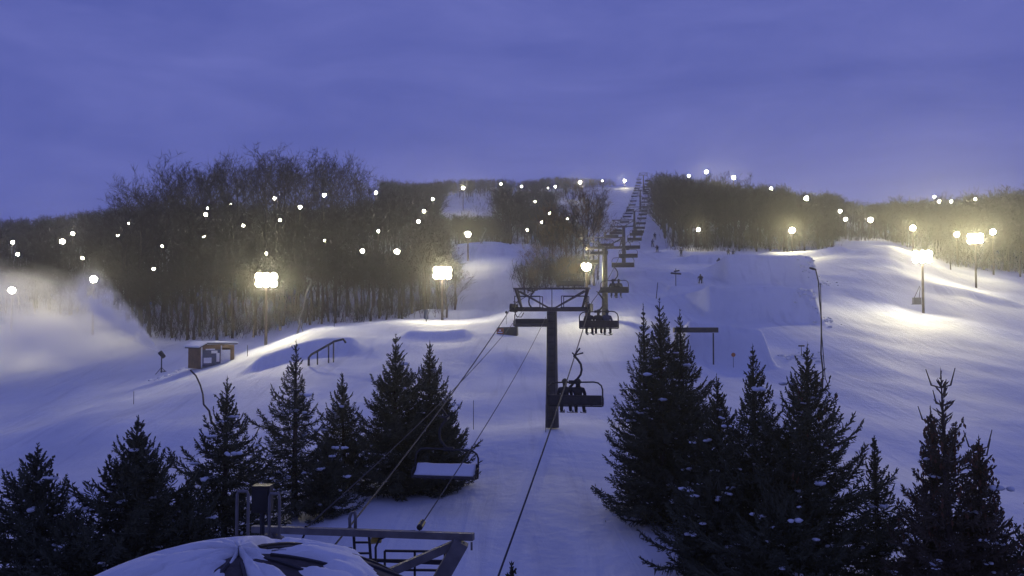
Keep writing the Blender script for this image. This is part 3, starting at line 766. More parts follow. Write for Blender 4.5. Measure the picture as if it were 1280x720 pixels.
b.add(vs, [(i * 7 + k, i * 7 + (k + 1) % 7, (i + 1) * 7 + (k + 1) % 7, (i + 1) * 7 + k) for i in range(nx) for k in range(7)] + [tuple(range(6, -1, -1)), tuple(nx * 7 + k for k in range(7))])
b.obj('snow', SNOWC, o, True)

# ------------------------------------------------------------------ people
def skin_body(name, verts, edges, radii, mats, fmat, root=0):
    me = bpy.data.meshes.new(name); bm = bmesh.new(); ly = bm.verts.layers.skin.verify()
    vs = [bm.verts.new(v) for v in verts]
    for i, v in enumerate(vs):
        v[ly].radius = (radii[i], radii[i]) if not isinstance(radii[i], tuple) else radii[i]; v[ly].use_root = (i == root)
    for a, b_ in edges: bm.edges.new((vs[a], vs[b_]))
    bm.to_mesh(me); bm.free()
    o = bpy.data.objects.new(name, me); COL.objects.link(o)
    m = o.modifiers.new('skin', 'SKIN'); m.use_smooth_shade = True
    s = o.modifiers.new('sub', 'SUBSURF'); s.levels = s.render_levels = 1
    dg = bpy.context.evaluated_depsgraph_get(); out = bpy.data.meshes.new_from_object(o.evaluated_get(dg))
    bpy.data.objects.remove(o)
    out.materials.clear()
    for mm in mats: out.materials.append(mm)
    for p in out.polygons: p.material_index = fmat(p.center); p.use_smooth = True
    return out
def head_bits(t, hc, mats_h, back=True):
    hc = Vector(hc)
    b = MB(); n = 12; rows = []
    for j in range(7):
        ph = PI * .62 * j / 6
        rows.append([hc + Vector((math.cos(2 * PI * k / n) * .115 * math.sin(ph), math.sin(2 * PI * k / n) * .135 * math.sin(ph) - .01, .02 + .135 * math.cos(ph))) for k in range(n)])
    vs = [v for r in rows for v in r]
    b.add(vs, [(j * n + k, j * n + (k + 1) % n, (j + 1) * n + (k + 1) % n, (j + 1) * n + k) for j in range(6) for k in range(n)])
    b.tube([hc + Vector((-.11, .02, .045)), hc + Vector((0, -.135, .045)), hc + Vector((.11, .02, .045))], .02, 5)
    b.obj('helmet', mats_h, t, True)
    b = MB(); b.box(hc + Vector((0, .125, -.005)), (.15, .03, .07)); b.box(hc + Vector((0, .135, -.005)), (.11, .03, .05)); b.obj('goggles', BLACK, t)
def skis(t, foot, dirv, ln=1.6, board=False):
    f = Vector(foot); dv = Vector(dirv).normalized()
    b = MB()
    w, L = (.28, 1.5) if board else (.085, ln)
    sd = dv.cross(Vector((0, 0, 1))).normalized(); up = sd.cross(dv).normalized()
    vs = []; seg = 9
    for i in range(seg):
        s = -L / 2 + L * i / (seg - 1); e = abs(2 * i / (seg - 1) - 1); ww = w / 2 * (1 - .75 * max(0, e - .82) / .18) * (.86 + .14 * e)
        lift = .12 * max(0, (i / (seg - 1) - .86)) / .14 + (.06 if board else .02) * max(0, .12 - i / (seg - 1)) / .12
        c_ = f + dv * s + up * lift
        vs += [c_ - sd * ww, c_ + sd * ww, c_ + sd * ww + up * .02, c_ - sd * ww + up * .02]
    fs = [(i * 4 + j, i * 4 + (j + 1) % 4, (i + 1) * 4 + (j + 1) % 4, (i + 1) * 4 + j) for i in range(seg - 1) for j in range(4)] + [(3, 2, 1, 0), tuple((seg - 1) * 4 + k for k in range(4))]
    b.add(vs, fs); b.obj('snowboard' if board else 'ski', BLACK, t)
def seated(label, jacket, group, arm_up=False, board=False, seed=0):
    """rider seen from behind: origin on the seat, facing +Y"""
    R = random.Random(seed); j = lambda a: R.uniform(-a, a)
    t = thing('person', label, 'person', (0, 0, 0), 0, group)
    V = [(0, .02, .10), (0, 0, .28), (0, .01, .45), (0, .02, .555), (0, .045, .66), (0, .05, .76),
         (-.19, .01, .47), (-.26, .10, .26), (-.16, .32, .20), (.19, .01, .47), (.26, .10, .26), (.16, .32, .20),
         (-.12, .08, .08), (-.14, .42, .07), (-.15 + j(.04), .50, -.36), (-.15, .62, -.39), (.12, .08, .08), (.14, .42, .07), (.15 + j(.04), .48, -.36), (.16, .60, -.39)]
    if arm_up: V[7] = (-.34, .06, .52); V[8] = (-.16, .12, .70)
    E = [(0, 1), (1, 2), (2, 3), (3, 4), (4, 5), (2, 6), (6, 7), (7, 8), (2, 9), (9, 10), (10, 11), (0, 12), (12, 13), (13, 14), (14, 15), (0, 16), (16, 17), (17, 18), (18, 19)]
    Rr = [.155, .15, .165, .065, .095, .075, .085, .065, .045, .085, .065, .045, .105, .085, .07, .055, .105, .085, .07, .055]
    me = skin_body('body', V, E, Rr, [jacket, CL_D, SKIN], lambda c: 2 if (c.z > .58 and c.y > .08) else (1 if c.z < .12 else 0))
    o = link('body', me, t)
    head_bits(t, (0, .045, .72), BLACK)
    if board: skis(t, (0, .52, -.47), (1, .25, -.12), board=True)
    else:
        skis(t, (-.15, .56, -.46), (.0, 1, -.12)); skis(t, (.15, .56, -.46), (.05, 1, -.12))
    return t
def seat_at(t, chair_key, fx):
    ch = chairs[chair_key]; M = Matrix.Rotation(ch.rotation_euler.z, 4, 'Z')
    t.location = ch.location + M @ Vector((fx, .16, -1.73)); t.rotation_euler = (0, 0, ch.rotation_euler.z); t.scale = (1, 1, 1)
g1 = 'riders on the chairlift'
seat_at(seated('left of two riders on the nearest occupied chair, hunched in dark clothing', CL_D, g1, False, False, 1), (33, 1), -.40)
seat_at(seated('right of two riders on the nearest occupied chair, one arm raised to the head', CL_D, g1, True, False, 2), (33, 1), .10)
seat_at(seated('left rider of the row of three, dark jacket, seen from behind', CL_D, g1, False, False, 3), (46.8, 1), -.53)
seat_at(seated('middle rider of the row of three with a snowboard on the feet', CL_D, g1, False, True, 4), (46.8, 1), -.03)
seat_at(seated('right rider of the row of three, dark jacket, seen from behind', CL_B, g1, False, False, 5), (46.8, 1), .42)
seat_at(seated('left rider on the chair just under the second lift tower', CL_D, g1, False, False, 6), (64.8, 1), -.12)
seat_at(seated('right rider on the chair just under the second lift tower', CL_D, g1, False, False, 7), (64.8, 1), .30)
def skier(label, loc, rz, jacket, crouch=.0, board=False, seed=0):
    t = thing('person', label, 'person', loc, rz, 'skiers on the slope')
    k = 1 - .35 * crouch
    V = [(0, -.04, .93 * k), (0, .0, 1.12 * k), (0, .08, 1.34 * k), (0, .12, 1.47 * k), (0, .15, 1.57 * k), (0, .15, 1.67 * k),
         (-.2, .08, 1.36 * k), (-.32, .18, 1.12 * k), (-.26, .42, 1.02 * k), (.2, .08, 1.36 * k), (.32, .18, 1.12 * k), (.26, .42, 1.02 * k),
         (-.12, -.03, .88 * k), (-.15, .12, .50 * k), (-.16, .0, .12), (-.16, .14, .08), (.12, -.03, .88 * k), (.15, .12, .50 * k), (.16, .0, .12), (.16, .14, .08)]
    E = [(0, 1), (1, 2), (2, 3), (3, 4), (4, 5), (2, 6), (6, 7), (7, 8), (2, 9), (9, 10), (10, 11), (0, 12), (12, 13), (13, 14), (14, 15), (0, 16), (16, 17), (17, 18), (18, 19)]
    Rr = [.16, .15, .165, .065, .095, .075, .085, .065, .045, .085, .065, .045, .115, .085, .075, .06, .115, .085, .075, .06]
    me = skin_body('body', V, E, Rr, [jacket, CL_D, SKIN], lambda c: 2 if (c.z > 1.48 * k and c.y > .18) else (1 if c.z < .93 * k else 0))
    link('body', me, t); head_bits(t, (0, .15, 1.63 * k), BLACK)
    if board: skis(t, (0, .05, .03), (1, .1, 0), board=True)
    else:
        skis(t, (-.16, .1, .03), (0, 1, 0)); skis(t, (.16, .1, .03), (0, 1, 0))
        b = MB()
        for s in (-1, 1): b.tube([(s * .27, .42, 1.05 * k), (s * .34, .0, .05)], .012, 5)
        b.obj('ski_poles', BLACK, t)
    return t
skier('skier in dark clothing crouched on the flat between the lift and the jumps', G(876, 112), 2.8, CL_D, 1.0)
skier('skier high on the narrow upper run close to the right wood', G(819, 196), 3.0, CL_D, .2)
skier('skier on the narrow upper run below the higher one', G(816, 176), 3.3, CL_B, .2)
skier('crouched snowboarder on the bench at the foot of the narrow run', G(822, 158), 2.6, CL_D, .7, True)
skier('skier on the bench below the right wood, left of the mound', G(852, 150), 2.4, CL_D, .6, True)
skier('person sitting low on the snow mound in front of the right wood', G(911, 152), 3.0, CL_D, 1.0, True)
skier('person crouched beside another on the snow mound in front of the right wood', G(917, 151), 3.2, CL_B, .8, True)
skier('person resting on the left shoulder of the upper big jump', G(899, 127), 3.0, CL_D, 1.0, True)

# ------------------------------------------------------------------ park features and slope furniture
def park_rail():
    a = P(386, 447, 65); e = P(429, 424, 66); m = P(417, 427, 65.8)
    t = thing('park_rail', 'long bent steel park rail rising over the left snow ridge', 'park rail', (a.x, a.y, a.z))
    o = Vector(a); b = MB(); b.tube([Vector((0, 0, -.6)), Vector((0, 0, 0)), Vector((.12, .3, .22)), (m - o) * .95 + Vector((0, 0, -.02)), m - o, e - o, e - o + Vector((.12, .3, -.25))], .085, 8); b.obj('rail', DARK, t, True)
    for f in (.35, .8, 1.0):
        p = (m - o) * f; g = ground(p.x + o.x, p.y + o.y) - o.z - .3
        b = MB(); b.bar((p.x, p.y, g), p, .09); b.obj('leg', DARK, t)
park_rail()
b0 = P(842, 413, 66); t = thing('park_box', 'long dark flat park box raised on legs behind the biggest spruce', 'park box', (b0.x, b0.y, b0.z))
e0 = P(897, 412, 66) - b0
b = MB(); b.box(e0 / 2, (e0.length, .55, .38)); b.obj('slide_surface', SEAT, t)
for f in (.08, .90):
    p = e0 * f; g = ground(p.x + b0.x, b0.y) - b0.z
    b = MB(); b.bar((p.x, 0, -.19), (p.x, 0, min(g - .3, -.5)), .09); b.obj('leg', DARK, t)
c0 = G(631, 78, .25); t = thing('jump_box', 'low dark park box with a warm orange end panel, left of the first tower', 'park box', c0, -.15)
b = MB(); b.tube([(-.62, 0, .0), (1.15, 0, .05)], .5, 4, True, 0, True); b.box((.3, 0, -.25), (1.7, .8, .3)); b.obj('body', SEAT, t)
b = MB(); b.box((-.35, -.42, .02), (.62, .05, .5)); f_ = b.obj('end_panel', ORANGE, t)
b = MB(); b.box((-.35, -.455, -.08), (.42, .02, .10)); b.box((-.35, -.455, .10), (.16, .02, .12)); b.obj('print', WHITE, f_)
def lance(label, base, tip, bend, r, col, detail=True):
    base = Vector(base)
    t = thing('snow_lance', label, 'snow gun', base)
    v = Vector(tip) - Vector(base)
    b = MB(); pts = [Vector((0, 0, -.5))] + [v * f + Vector(bend) * math.sin(PI * f) + Vector((rnd.gauss(0, .06), 0, rnd.gauss(0, .03))) for f in (0, .15, .3, .45, .6, .75, .9, 1)]
    b.tube(pts, [r * 1.5, r * 1.4, r * 1.3, r * 1.2, r * 1.1, r, r, r, r], 7); b.obj('mast', col, t, True)
    if not detail: return
    b = MB(); dv = Vector((-.9, -.3, .2)).normalized()
    b.tube([v, v + dv * .25, v + dv * .5], [r * 1.1, r * 2, r * 1.4], 8); b.obj('nozzle', col, t)
    b = MB(); b.tube([v * .86 + Vector((.06, 0, 0)), v * .9 + Vector((.25, 0, -.1)), v * .80 + Vector((.22, 0, 0)), v * .45 + Vector((.14, 0, 0)), v * .1 + Vector((.2, 0, 0)), Vector((.5, .2, .0))], r * .6, 6); b.obj('hose', BLACK, t)
lance('tall kinked black snow lance beside the jumps, rising above the right spruce pair', G(1027, 57), P(1020, 337, 57), (.16, 0, 0), .042, BLACK)
lance('lit leaning snow lance on the left snow ridge in front of the woods', G(373, 88), P(389, 349, 88), (-.15, 0, 0), .075, GALV)
lance('short lit snow lance at the top left corner of the steep snow face', G(600, 166), P(608, 286, 166), (-.1, 0, 0), .10, GALV)
lance('leaning dark snow lance pole below the hut on the left', G(272, 46), P(241, 463, 46), (0, 0, 0), .045, BLACK, False)
# snow gun at the mist
p = G(203, 88); nz = P(202, 443, 88)
t = thing('snow_gun', 'dark snow gun on a stand blowing the plume of mist', 'snow gun', p)
hh = nz.z - p.z
b = MB(); b.tube([(0, 0, -.3), (0, 0, hh - .1)], .06, 8)
for k in range(3): a = k * 2.1; b.bar((0, 0, .5), (math.cos(a) * .7, math.sin(a) * .7, -.15), .05)
b.obj('stand', DARK, t)
ax_ = Vector((-.62, -.1, .78)).normalized(); c_ = Vector((.05, 0, hh - .05))
b = MB(); b.tube([c_ - ax_ * .35, c_ - ax_ * .3, c_ + ax_ * .35, c_ + ax_ * .4], [.12, .21, .24, .2], 12); b.obj('barrel', DARK, t)
b = MB(); b.tube([(0, 0, .15), (.5, .1, .1), (1.0, .1, .12), (1.6, .3, .05), (2.4, .4, .1)], .05, 6); b.obj('hose', BLACK, t)
# boxed pole lamp gets its hung box
p = G(1147, 104); q = P(1146, 376, 103.6)
t = thing('equipment_box', 'small grey box hung by stays on the lamp pole, right slope', 'box', q)
b = MB(); b.box((0, 0, 0), (.85, .5, .75)); b.obj('case', GALV, t)
b = MB(); b.bar((-.3, 0, .36), (.42, .1, 1.75), .05); b.bar((.3, 0, .36), (.47, .1, 1.6), .05); b.bar((-.65, 0, -.40), (.6, .05, -.40), .06); b.obj('stay', DARK, t)
# hut
p = G(265, 82); t = thing('hut', 'small snow roofed hut with plywood side wall at the foot of the left woods', 'hut', (p.x, p.y, p.z - .3), .80)
hz = P(265, 431, 82).z - p.z + .3
W, D = 3.3, 2.3
b = MB(); b.box((-W / 2, 0, hz / 2), (.08, D, hz)); b.obj('side_wall', PLY, t)
b = MB(); b.box((W / 2, 0, hz / 2), (.08, D, hz)); b.box((0, D / 2 - .05, hz / 2), (W - .09, .08, hz)); b.obj('wall', PLY, t)
b = MB(); fy = -D / 2 + .04
b.box((0, fy, hz - .15), (W - .09, .08, .3)); b.box((-W / 2 + .12, fy, hz / 2 - .15), (.14, .08, hz - .3)); b.box((.38, fy, hz / 2 - .15), (.14, .08, hz - .3)); b.box((W / 2 - .2, fy, hz / 2 - .15), (.3, .08, hz - .3)); b.obj('front_wall', PLY, t)
b = MB(); b.box((-.58, fy - .02, hz / 2 - .1), (1.72, .05, hz - .6)); pb = b.obj('notice_panel', BLUE, t)
b = MB(); b.box((-.95, fy - .055, .75), (.75, .02, .5)); b.box((-.3, fy - .055, 1.5), (.6, .02, .25)); b.box((-.7, fy - .055, 1.75), (.9, .02, .12)); b.box((.05, fy - .055, 1.0), (.3, .02, .8)); b.obj('print', WHITE, pb)
for xx in (-W / 2 + .12, .38):
    b = MB(); b.box((xx, fy - .06, hz / 2), (.10, .05, hz - .1)); b.obj('trim', WHITE, t)
b = MB(); b.box((.92, fy + .01, hz / 2 - .2), (.85, .05, hz - .5)); b.obj('door', WHITE, t)
def slab(name, m, zoff, th, ov):
    b = MB(); vs = []
    prof = [(-W / 2 - ov, hz - .32), (-W / 2 + .55, hz + .10), (W / 2 + ov, hz + .02)]
    for yy in (-D / 2 - ov, D / 2 + ov): vs += [Vector((x_, yy, z_ + zoff)) for x_, z_ in prof] + [Vector((x_, yy, z_ + zoff + th)) for x_, z_ in prof]
    fs = [(0, 1, 4, 3), (1, 2, 5, 4), (9, 10, 7, 6), (10, 11, 8, 7), (3, 4, 10, 9), (4, 5, 11, 10), (6, 7, 1, 0), (7, 8, 2, 1), (0, 3, 9, 6), (2, 8, 11, 5)]
    b.add(vs, fs); return b.obj(name, m, t)
rf = slab('roof', SHINGLE, .02, .09, .25); sn_ = slab('snow', SNOWC, .115, .14, .27)
sn_.parent = rf
# posts and poles
def post(label, px, d, hpx, r=.04, m=BLACK, padh=0, cat='post', tilt=0, name='marker_pole'):
    g = G(px, d); H = hpx * d / F; t = thing(name, label, cat, g)
    b = MB(); b.tube([(0, 0, -.3), (tilt * H, 0, H)], [r, r * .8], 7); b.obj('pole', m, t)
    if padh: b = MB(); b.tube([(0, 0, .25), (0, 0, .25 + padh * .06), (0, 0, padh), (0, 0, padh + .06)], [.2, .24, .24, .18], 10); b.obj('pad', BLUE, t)
    return t
post('post with a dark blue pad at the right end of the left wood', 533, 100, 22, .07, DARK, 1.3, name='padded_post')
post('thin dark pole in the snow just left of the first lift tower', 682, 40, 34, .016)
post('thin dark pole in the snow above the nearest empty chair', 592, 42, 36, .016)
post('short leaning stick on the flat, left of the trail sign post', 820, 97, 20, .05, DARK, tilt=.12)
t = post('trail sign of crossed boards on a post, left of the jumps', 845, 105, 22, .05, DARK, name='trail_sign', cat='sign')
b = MB(); b.box((-.0, -.08, 1.5), (1.25, .05, .20), Matrix.Rotation(.08, 3, 'Y')); b.box((.1, -.08, 1.8), (.7, .05, .18), Matrix.Rotation(-.15, 3, 'Y')); b.obj('board', DARK, t)
t = post('small marker disc on a thin stick right of the long park box', 916, 66, 16, .02); b = MB(); b.tube([(0, -.05, .95), (0, .0, .95)], .16, 10); b.obj('disc', ORANGE, t)
t = post('small dark marker disc on a stick left of the first tower', 633, 88, 16, .02); b = MB(); b.tube([(0, -.05, 1.2), (0, .0, 1.2)], .14, 10); b.obj('disc', DARK, t)
t = post('small sign on the left snow ridge above the bent park rail', 418, 88, 18, .03); b = MB(); b.box((0, -.05, 1.4), (.3, .04, .22)); b.obj('board', DARK, t)
post('thin stake on the snow left of the snow hut gun, in the mist edge', 169, 60, 16, .02)
post('short hydrant post at the top of the right slope below the wood', 1189, 150, 14, .12, DARK, name='hydrant_post')
post('dark post at the right picture edge in front of the hill wood', 1276, 150, 26, .14, WOODP, name='wooden_post')
post('stake with twigs on the left white ridge beside the hut', 310, 82, 14, .04, DARK)
t = post('slim sign post at the right side of the lower small jump', 1001, 72, 14, .03); b = MB(); b.box((0, -.04, .9), (.5, .04, .12)); b.obj('board', DARK, t)
# loose snow lumps on jump flanks
def lumps(label, px, d, n, sp):
    b = MB(); c = G(px, d)
    for k in range(n):
        x_ = c.x + rnd.gauss(0, sp); y_ = c.y + rnd.gauss(0, sp); r = rnd.uniform(.06, .22)
        b.blob((x_, y_, ground(x_, y_)), (r * 1.3, r * 1.3, r * .8), 0, 7)
    tag(b.obj('snow_lumps', SNOWC, None, True), label, 'snow lumps', kind='stuff')
lumps('loose lumps of snow on the right flank of the lower big jump', 1018, 92, 90, 1.3)
lumps('loose lumps of snow on the right flank of the upper big jump', 1016, 116, 70, 1.3)
lumps('loose lumps of snow below the foot of the kinked lance', 1000, 72, 50, 1.0)
lumps('row of snow lumps at the foot of the hut', 225, 84, 40, 1.3)

# ------------------------------------------------------------------ bottom terminal
t = thing('lift_terminal', 'steel lift base frame with a long beam, ladder and railings at the bottom edge', 'lift station', (0, 0, 0))
A, B = P(316, 661, 14.4), P(592, 671, 13.5)
def gz(v): return ground(v.x, v.y)
b = MB(); b.bar(A, B, .105); b.bar(B + Vector((-.15, 0, -.08)), B + Vector((-.15, 0, -.2)), .03); b.bar(B + Vector((-.03, 0, -.08)), B + Vector((-.03, 0, -.2)), .03); b.obj('beam', GALV, t)
l0 = P(577, 677, 13.5); l1 = P(550, 725, 13.5); dv = l1 - l0; k = (gz(l1) - .3 - l0.z) / dv.z
b = MB(); b.tube([l0, l0 + dv * k], [.16, .16], 4, True, 0, True); b.obj('leg', GALV, t)
l0 = P(333, 668, 14.3); l1 = P(352, 725, 14.3); dv = l1 - l0; k = (gz(l1) - .3 - l0.z) / dv.z
b = MB(); b.tube([l0, l0 + dv * k], [.16, .16], 4, True, 0, True); b.obj('leg', GALV, t)
b = MB(); b.bar(P(572, 679, 13.5), P(486, 716, 13.5), .12); b.bar(P(486, 716, 13.5), P(410, 749, 13.5), .12); b.obj('brace', GALV, t)
b = MB(); b.bar(P(340, 668, 14.3), P(372, 688, 14.3), .1); b.obj('brace', GALV, t)
lad = MB(); d_ = 14.2
for x0, x1 in ((442, 445), (461, 465)): lad.bar(P(x0, 664, d_), P(x1, 722, d_), .04)
lo_ = lad.obj('ladder', DARK, t)
for y_ in (678, 691.5, 705, 718): 
    r_ = MB(); r_.bar(P(444, y_, d_), P(463, y_, d_), .03); r_.obj('rung', DARK, lo_)
b = MB(); b.tube([P(444, 664, d_), P(437.5, 660, d_), P(437, 648, d_), P(439, 641, d_), P(443, 639.5, d_), P(444.5, 646, d_), P(444, 664, d_)], .028, 6); b.obj('hand_hoop', GALV, t, True)
def railing(x0, x1, y0, y1, d_, mids, name='railing'):
    b = MB()
    for f in (0, .5, 1): b.bar(P(x0 + (x1 - x0) * f, y0 - (0 if f else 0), d_), P(x0 + (x1 - x0) * f, y1 + 22, d_), .035)
    for m_ in [0] + mids + [1]: b.bar(P(x0, y0 + (y1 - y0) * m_, d_), P(x1, y0 + (y1 - y0) * m_ + 1, d_), .035)
    b.obj(name, DARK, t)
railing(376, 439, 684.5, 698, 14.9, [])
railing(481, 556, 688.5, 712, 14.6, [.5])
b = MB(); b.bar(P(436, 699, 14.6), P(556, 704, 14.6), .05); b.obj('cross_rail', DARK, t)
b = MB(); b.tube([P(465, 672, 14.0), P(477, 673, 14.0)], [.10, .07], 10); b.obj('signal_horn', YELLOW, t)
b = MB(); b.tube([P(519, 664, 13.9), P(508, 664.5, 13.9), P(490, 667.5, 13.9), P(474, 674, 13.9), P(469.5, 684, 13.9), P(470, 720, 13.9)], .02, 6); b.obj('conduit', BLACK, t)
b = MB(); b.bar(P(382, 662, 14.2), P(382.5, 657, 14.2), .03); b.tube([P(382, 664, 14.2), P(377, 676, 14.2), P(376, 686, 14.2)], .018, 5); b.obj('cable_drop', BLACK, t)
c_ = Vector((line_xy(11.5).x, 11.5, -6.0))
b = MB(); b.tube([c_ + Vector((0, 0, -.12)), c_ + Vector((0, 0, .12))], 1.8, 24); b.tube([c_ + Vector((0, 0, -2.6)), c_ + Vector((0, 0, -.12))], .3, 12); b.obj('bullwheel', DARK, t)
def cable(label, a, e, sag, r=.014, ins=None):
    a = Vector(a); e = Vector(e); b = MB(); b.tube([a.lerp(e, i / 14) - Vector((0, 0, 4 * sag * (i / 14) * (1 - i / 14))) for i in range(15)], r, 5)
    if ins: o = thing('cable', label, 'cable'); b.obj('wire', ROPE, o); q = MB(); v = (e - a).normalized(); q.tube([a, a + v * .02, a + v * .26, a + v * .3], [.03, .05, .05, .02], 8); q.obj('connector', BLACK, o)
    else: tag(b.obj('cable', ROPE), label, 'cable')
T1 = line_xy(41); zt1 = towers[0][1]
cable('thin control cable with a black connector, from the first tower to the base beam', P(524, 660, 13.9), (T1.x - .30, T1.y - .4, zt1 - .35), .25, .011, True)
cable('thin second cable left of the control cable, from the base beam to the tower arm', P(382, 660, 14.2), (T1.x - 1.25, T1.y - .3, zt1 + .10), .30, .011)
def hoop(label, x0, x1, y0, d_):
    a, e = P(x0, y0, d_), P(x1, y0, d_); o = thing('hoop_post', label, 'handrail', (a.x, a.y, gz(a)))
    z0 = -.2; h = a.z - gz(a); w = e.x - a.x
    b = MB(); b.tube([(0, 0, z0), (0, 0, h - .05), (.015, 0, h), (w - .015, 0, h), (w, 0, h - .05), (w, 0, z0)], .022, 8); b.obj('hoop', GALV, o, True)
hoop('galvanised hoop post with snow on top, left of the two beside the control box', 296.5, 310.5, 614, 12.2)
hoop('galvanised hoop post right of the control box at the base beam end', 337, 349.5, 617, 12.6)
p = P(328, 640, 12.9); t = thing('control_box', 'dark control box on a post between the two hoop posts', 'control box', (p.x, p.y, gz(p)))
h = p.z - gz(p)
b = MB(); b.box((0, 0, h + .20), (.26, .20, .38)); b.box((0, -.11, h + .20), (.20, .02, .30)); b.obj('case', BLACK, t)
b = MB(); b.tube([(.0, 0, -.2), (.0, 0, h)], .035, 8); b.tube([(.08, 0, h), (.08, 0, h - .12), (.02, 0, h - .16)], .015, 6); b.obj('post', DARK, t)
# domed roof hut
c = P(298, 690, 9.0); gz0 = ground(c.x, c.y); topz = P(330, 693, 9.0).z
t = thing('domed_hut', 'low domed roof half covered with snow at the bottom picture edge', 'hut', (c.x, c.y, gz0))
def dome(R, rim, zt, th, seg=48, rings=12):
    b = MB(); vs = [Vector((0, 0, zt))]
    for j in range(1, rings + 1):
        r = rim * j / rings; z_ = zt - (R - math.sqrt(max(0, R * R - r * r)))
        for k in range(seg): vs.append(Vector((r * math.cos(2 * PI * k / seg), r * math.sin(2 * PI * k / seg), z_)))
    fs = [(0, 1 + k, 1 + (k + 1) % seg) for k in range(seg)] + [(1 + (j - 1) * seg + k, 1 + j * seg + k, 1 + j * seg + (k + 1) % seg, 1 + (j - 1) * seg + (k + 1) % seg) for j in range(1, rings) for k in range(seg)]
    n0 = len(vs)
    for k in range(seg): v = vs[1 + (rings - 1) * seg + k]; vs.append(v - Vector((0, 0, th)))
    fs += [(1 + (rings - 1) * seg + k, n0 + k, n0 + (k + 1) % seg, 1 + (rings - 1) * seg + (k + 1) % seg) for k in range(seg)] + [tuple(n0 + k for k in range(seg - 1, -1, -1))]
    b.add(vs, fs); return b
zt = topz - gz0
rf = dome(3.6, 1.95, zt, .10).obj('roof', SHINGLE, t, True)
b = MB()
for k in range(16): 
    a = 2 * PI * k / 16; pts = []
    for j in range(2, 13):
        r = 1.95 * j / 12; pts.append(Vector((r * math.cos(a), r * math.sin(a), zt - (3.6 - math.sqrt(3.6 ** 2 - r * r)) + .012)))
    b.tube(pts, .02, 5)
b.obj('roof_rib', DARK, rf)
# snow sheets lying on the dome: closed patches with thickness where the noise says snow stayed
R_ = random.Random(5); seg, rings = 150, 60; rim = 1.94
from mathutils import noise as mn
def snow_h(r, a):
    x_, y_ = r * math.cos(a), r * math.sin(a)
    n = mn.fractal(Vector((math.cos(a) * 2.4, math.sin(a) * 2.4, 3.3 + r * .8)), 1.0, 2.0, 4) + .6 * mn.noise(Vector((x_ * 1.3, y_ * 1.3, 9.1)))
    return max(-.03, min(.085, (n + .14) * .24))
b = MB(); vs = []
for j in range(rings + 1):
    r = .02 + (rim - .02) * j / rings
    for k in range(seg):
        a = 2 * PI * k / seg; z_ = zt - (3.6 - math.sqrt(3.6 ** 2 - r * r))
        vs.append(Vector((r * math.cos(a), r * math.sin(a), z_ + snow_h(r, a if a < PI else a - 2 * PI if a > 1.5 * PI else a))))
b.add(vs, [(j * seg + k, (j + 1) * seg + k, (j + 1) * seg + (k + 1) % seg, j * seg + (k + 1) % seg) for j in range(rings) for k in range(seg)])
b.obj('snow', SNOWC, rf, True)
b = MB(); b.tube([(0, 0, -.3), (0, 0, zt - .66)], 1.8, 32); b.obj('wall', PLY, t)

# ------------------------------------------------------------------ mist of the snow gun, haze, sky, light
def volume_mat(name, build):
    m = bpy.data.materials.new(name); m.use_nodes = True; nt = m.node_tree
    nt.nodes.remove(nt.nodes['Principled BSDF']); out = nt.nodes['Material Output']
    pv = nt.nodes.new('ShaderNodeVolumePrincipled'); nt.links.new(pv.outputs[0], out.inputs['Volume'])
    build(nt, pv); return m
def cloud_density(dens, nscale, thr):
    def build(nt, pv):
        pv.inputs['Color'].default_value = (1, 1, 1, 1); pv.inputs['Anisotropy'].default_value = .55
        tc = nt.nodes.new('ShaderNodeTexCoord'); L = nt.links.new
        ln = nt.nodes.new('ShaderNodeVectorMath'); ln.operation = 'LENGTH'; L(tc.outputs['Object'], ln.inputs[0])
        fall = nt.nodes.new('ShaderNodeMapRange'); fall.inputs['From Min'].default_value = 1.0; fall.inputs['From Max'].default_value = .15; L(ln.outputs['Value'], fall.inputs['Value'])
        no = nt.nodes.new('ShaderNodeTexNoise'); no.inputs['Scale'].default_value = nscale; no.inputs['Detail'].default_value = 3; L(tc.outputs['Object'], no.inputs['Vector'])
        mr = nt.nodes.new('ShaderNodeMapRange'); mr.inputs['From Min'].default_value = thr; mr.inputs['From Max'].default_value = .75; L(no.outputs['Fac'], mr.inputs['Value'])
        a = nt.nodes.new('ShaderNodeMath'); a.operation = 'MULTIPLY'; L(fall.outputs[0], a.inputs[0]); L(mr.outputs[0], a.inputs[1])
        m2 = nt.nodes.new('ShaderNodeMath'); m2.operation = 'MULTIPLY'; m2.inputs[1].default_value = dens; L(a.outputs[0], m2.inputs[0]); L(m2.outputs[0], pv.inputs['Density'])
    return build
def ball_mesh(n=20, m=12):
    b = MB(); vs = [Vector((0, 0, 1))]
    for j in range(1, m):
        for k in range(n): vs.append(Vector((math.sin(PI * j / m) * math.cos(2 * PI * k / n), math.sin(PI * j / m) * math.sin(2 * PI * k / n), math.cos(PI * j / m))))
    vs.append(Vector((0, 0, -1)))
    fs = [(0, 1 + k, 1 + (k + 1) % n) for k in range(n)] + [(1 + j * n + k, 1 + (j + 1) * n + k, 1 + (j + 1) * n + (k + 1) % n, 1 + j * n + (k + 1) % n) for j in range(m - 2) for k in range(n)] + [(len(vs) - 1, 1 + (m - 2) * n + (k + 1) % n, 1 + (m - 2) * n + k) for k in range(n)]
    b.add(vs, fs); return b
cen = P(35, 428, 98)
o = ball_mesh().obj('snow_mist', volume_mat('snow_mist', cloud_density(.50, 3.0, .40)))
o.location = cen; o.scale = (16.5, 13, 9.0); o.rotation_euler = (0, math.radians(16), 0)
tag(o, 'drifting cloud of artificial snow mist over the left slope', 'snow mist', kind='stuff')
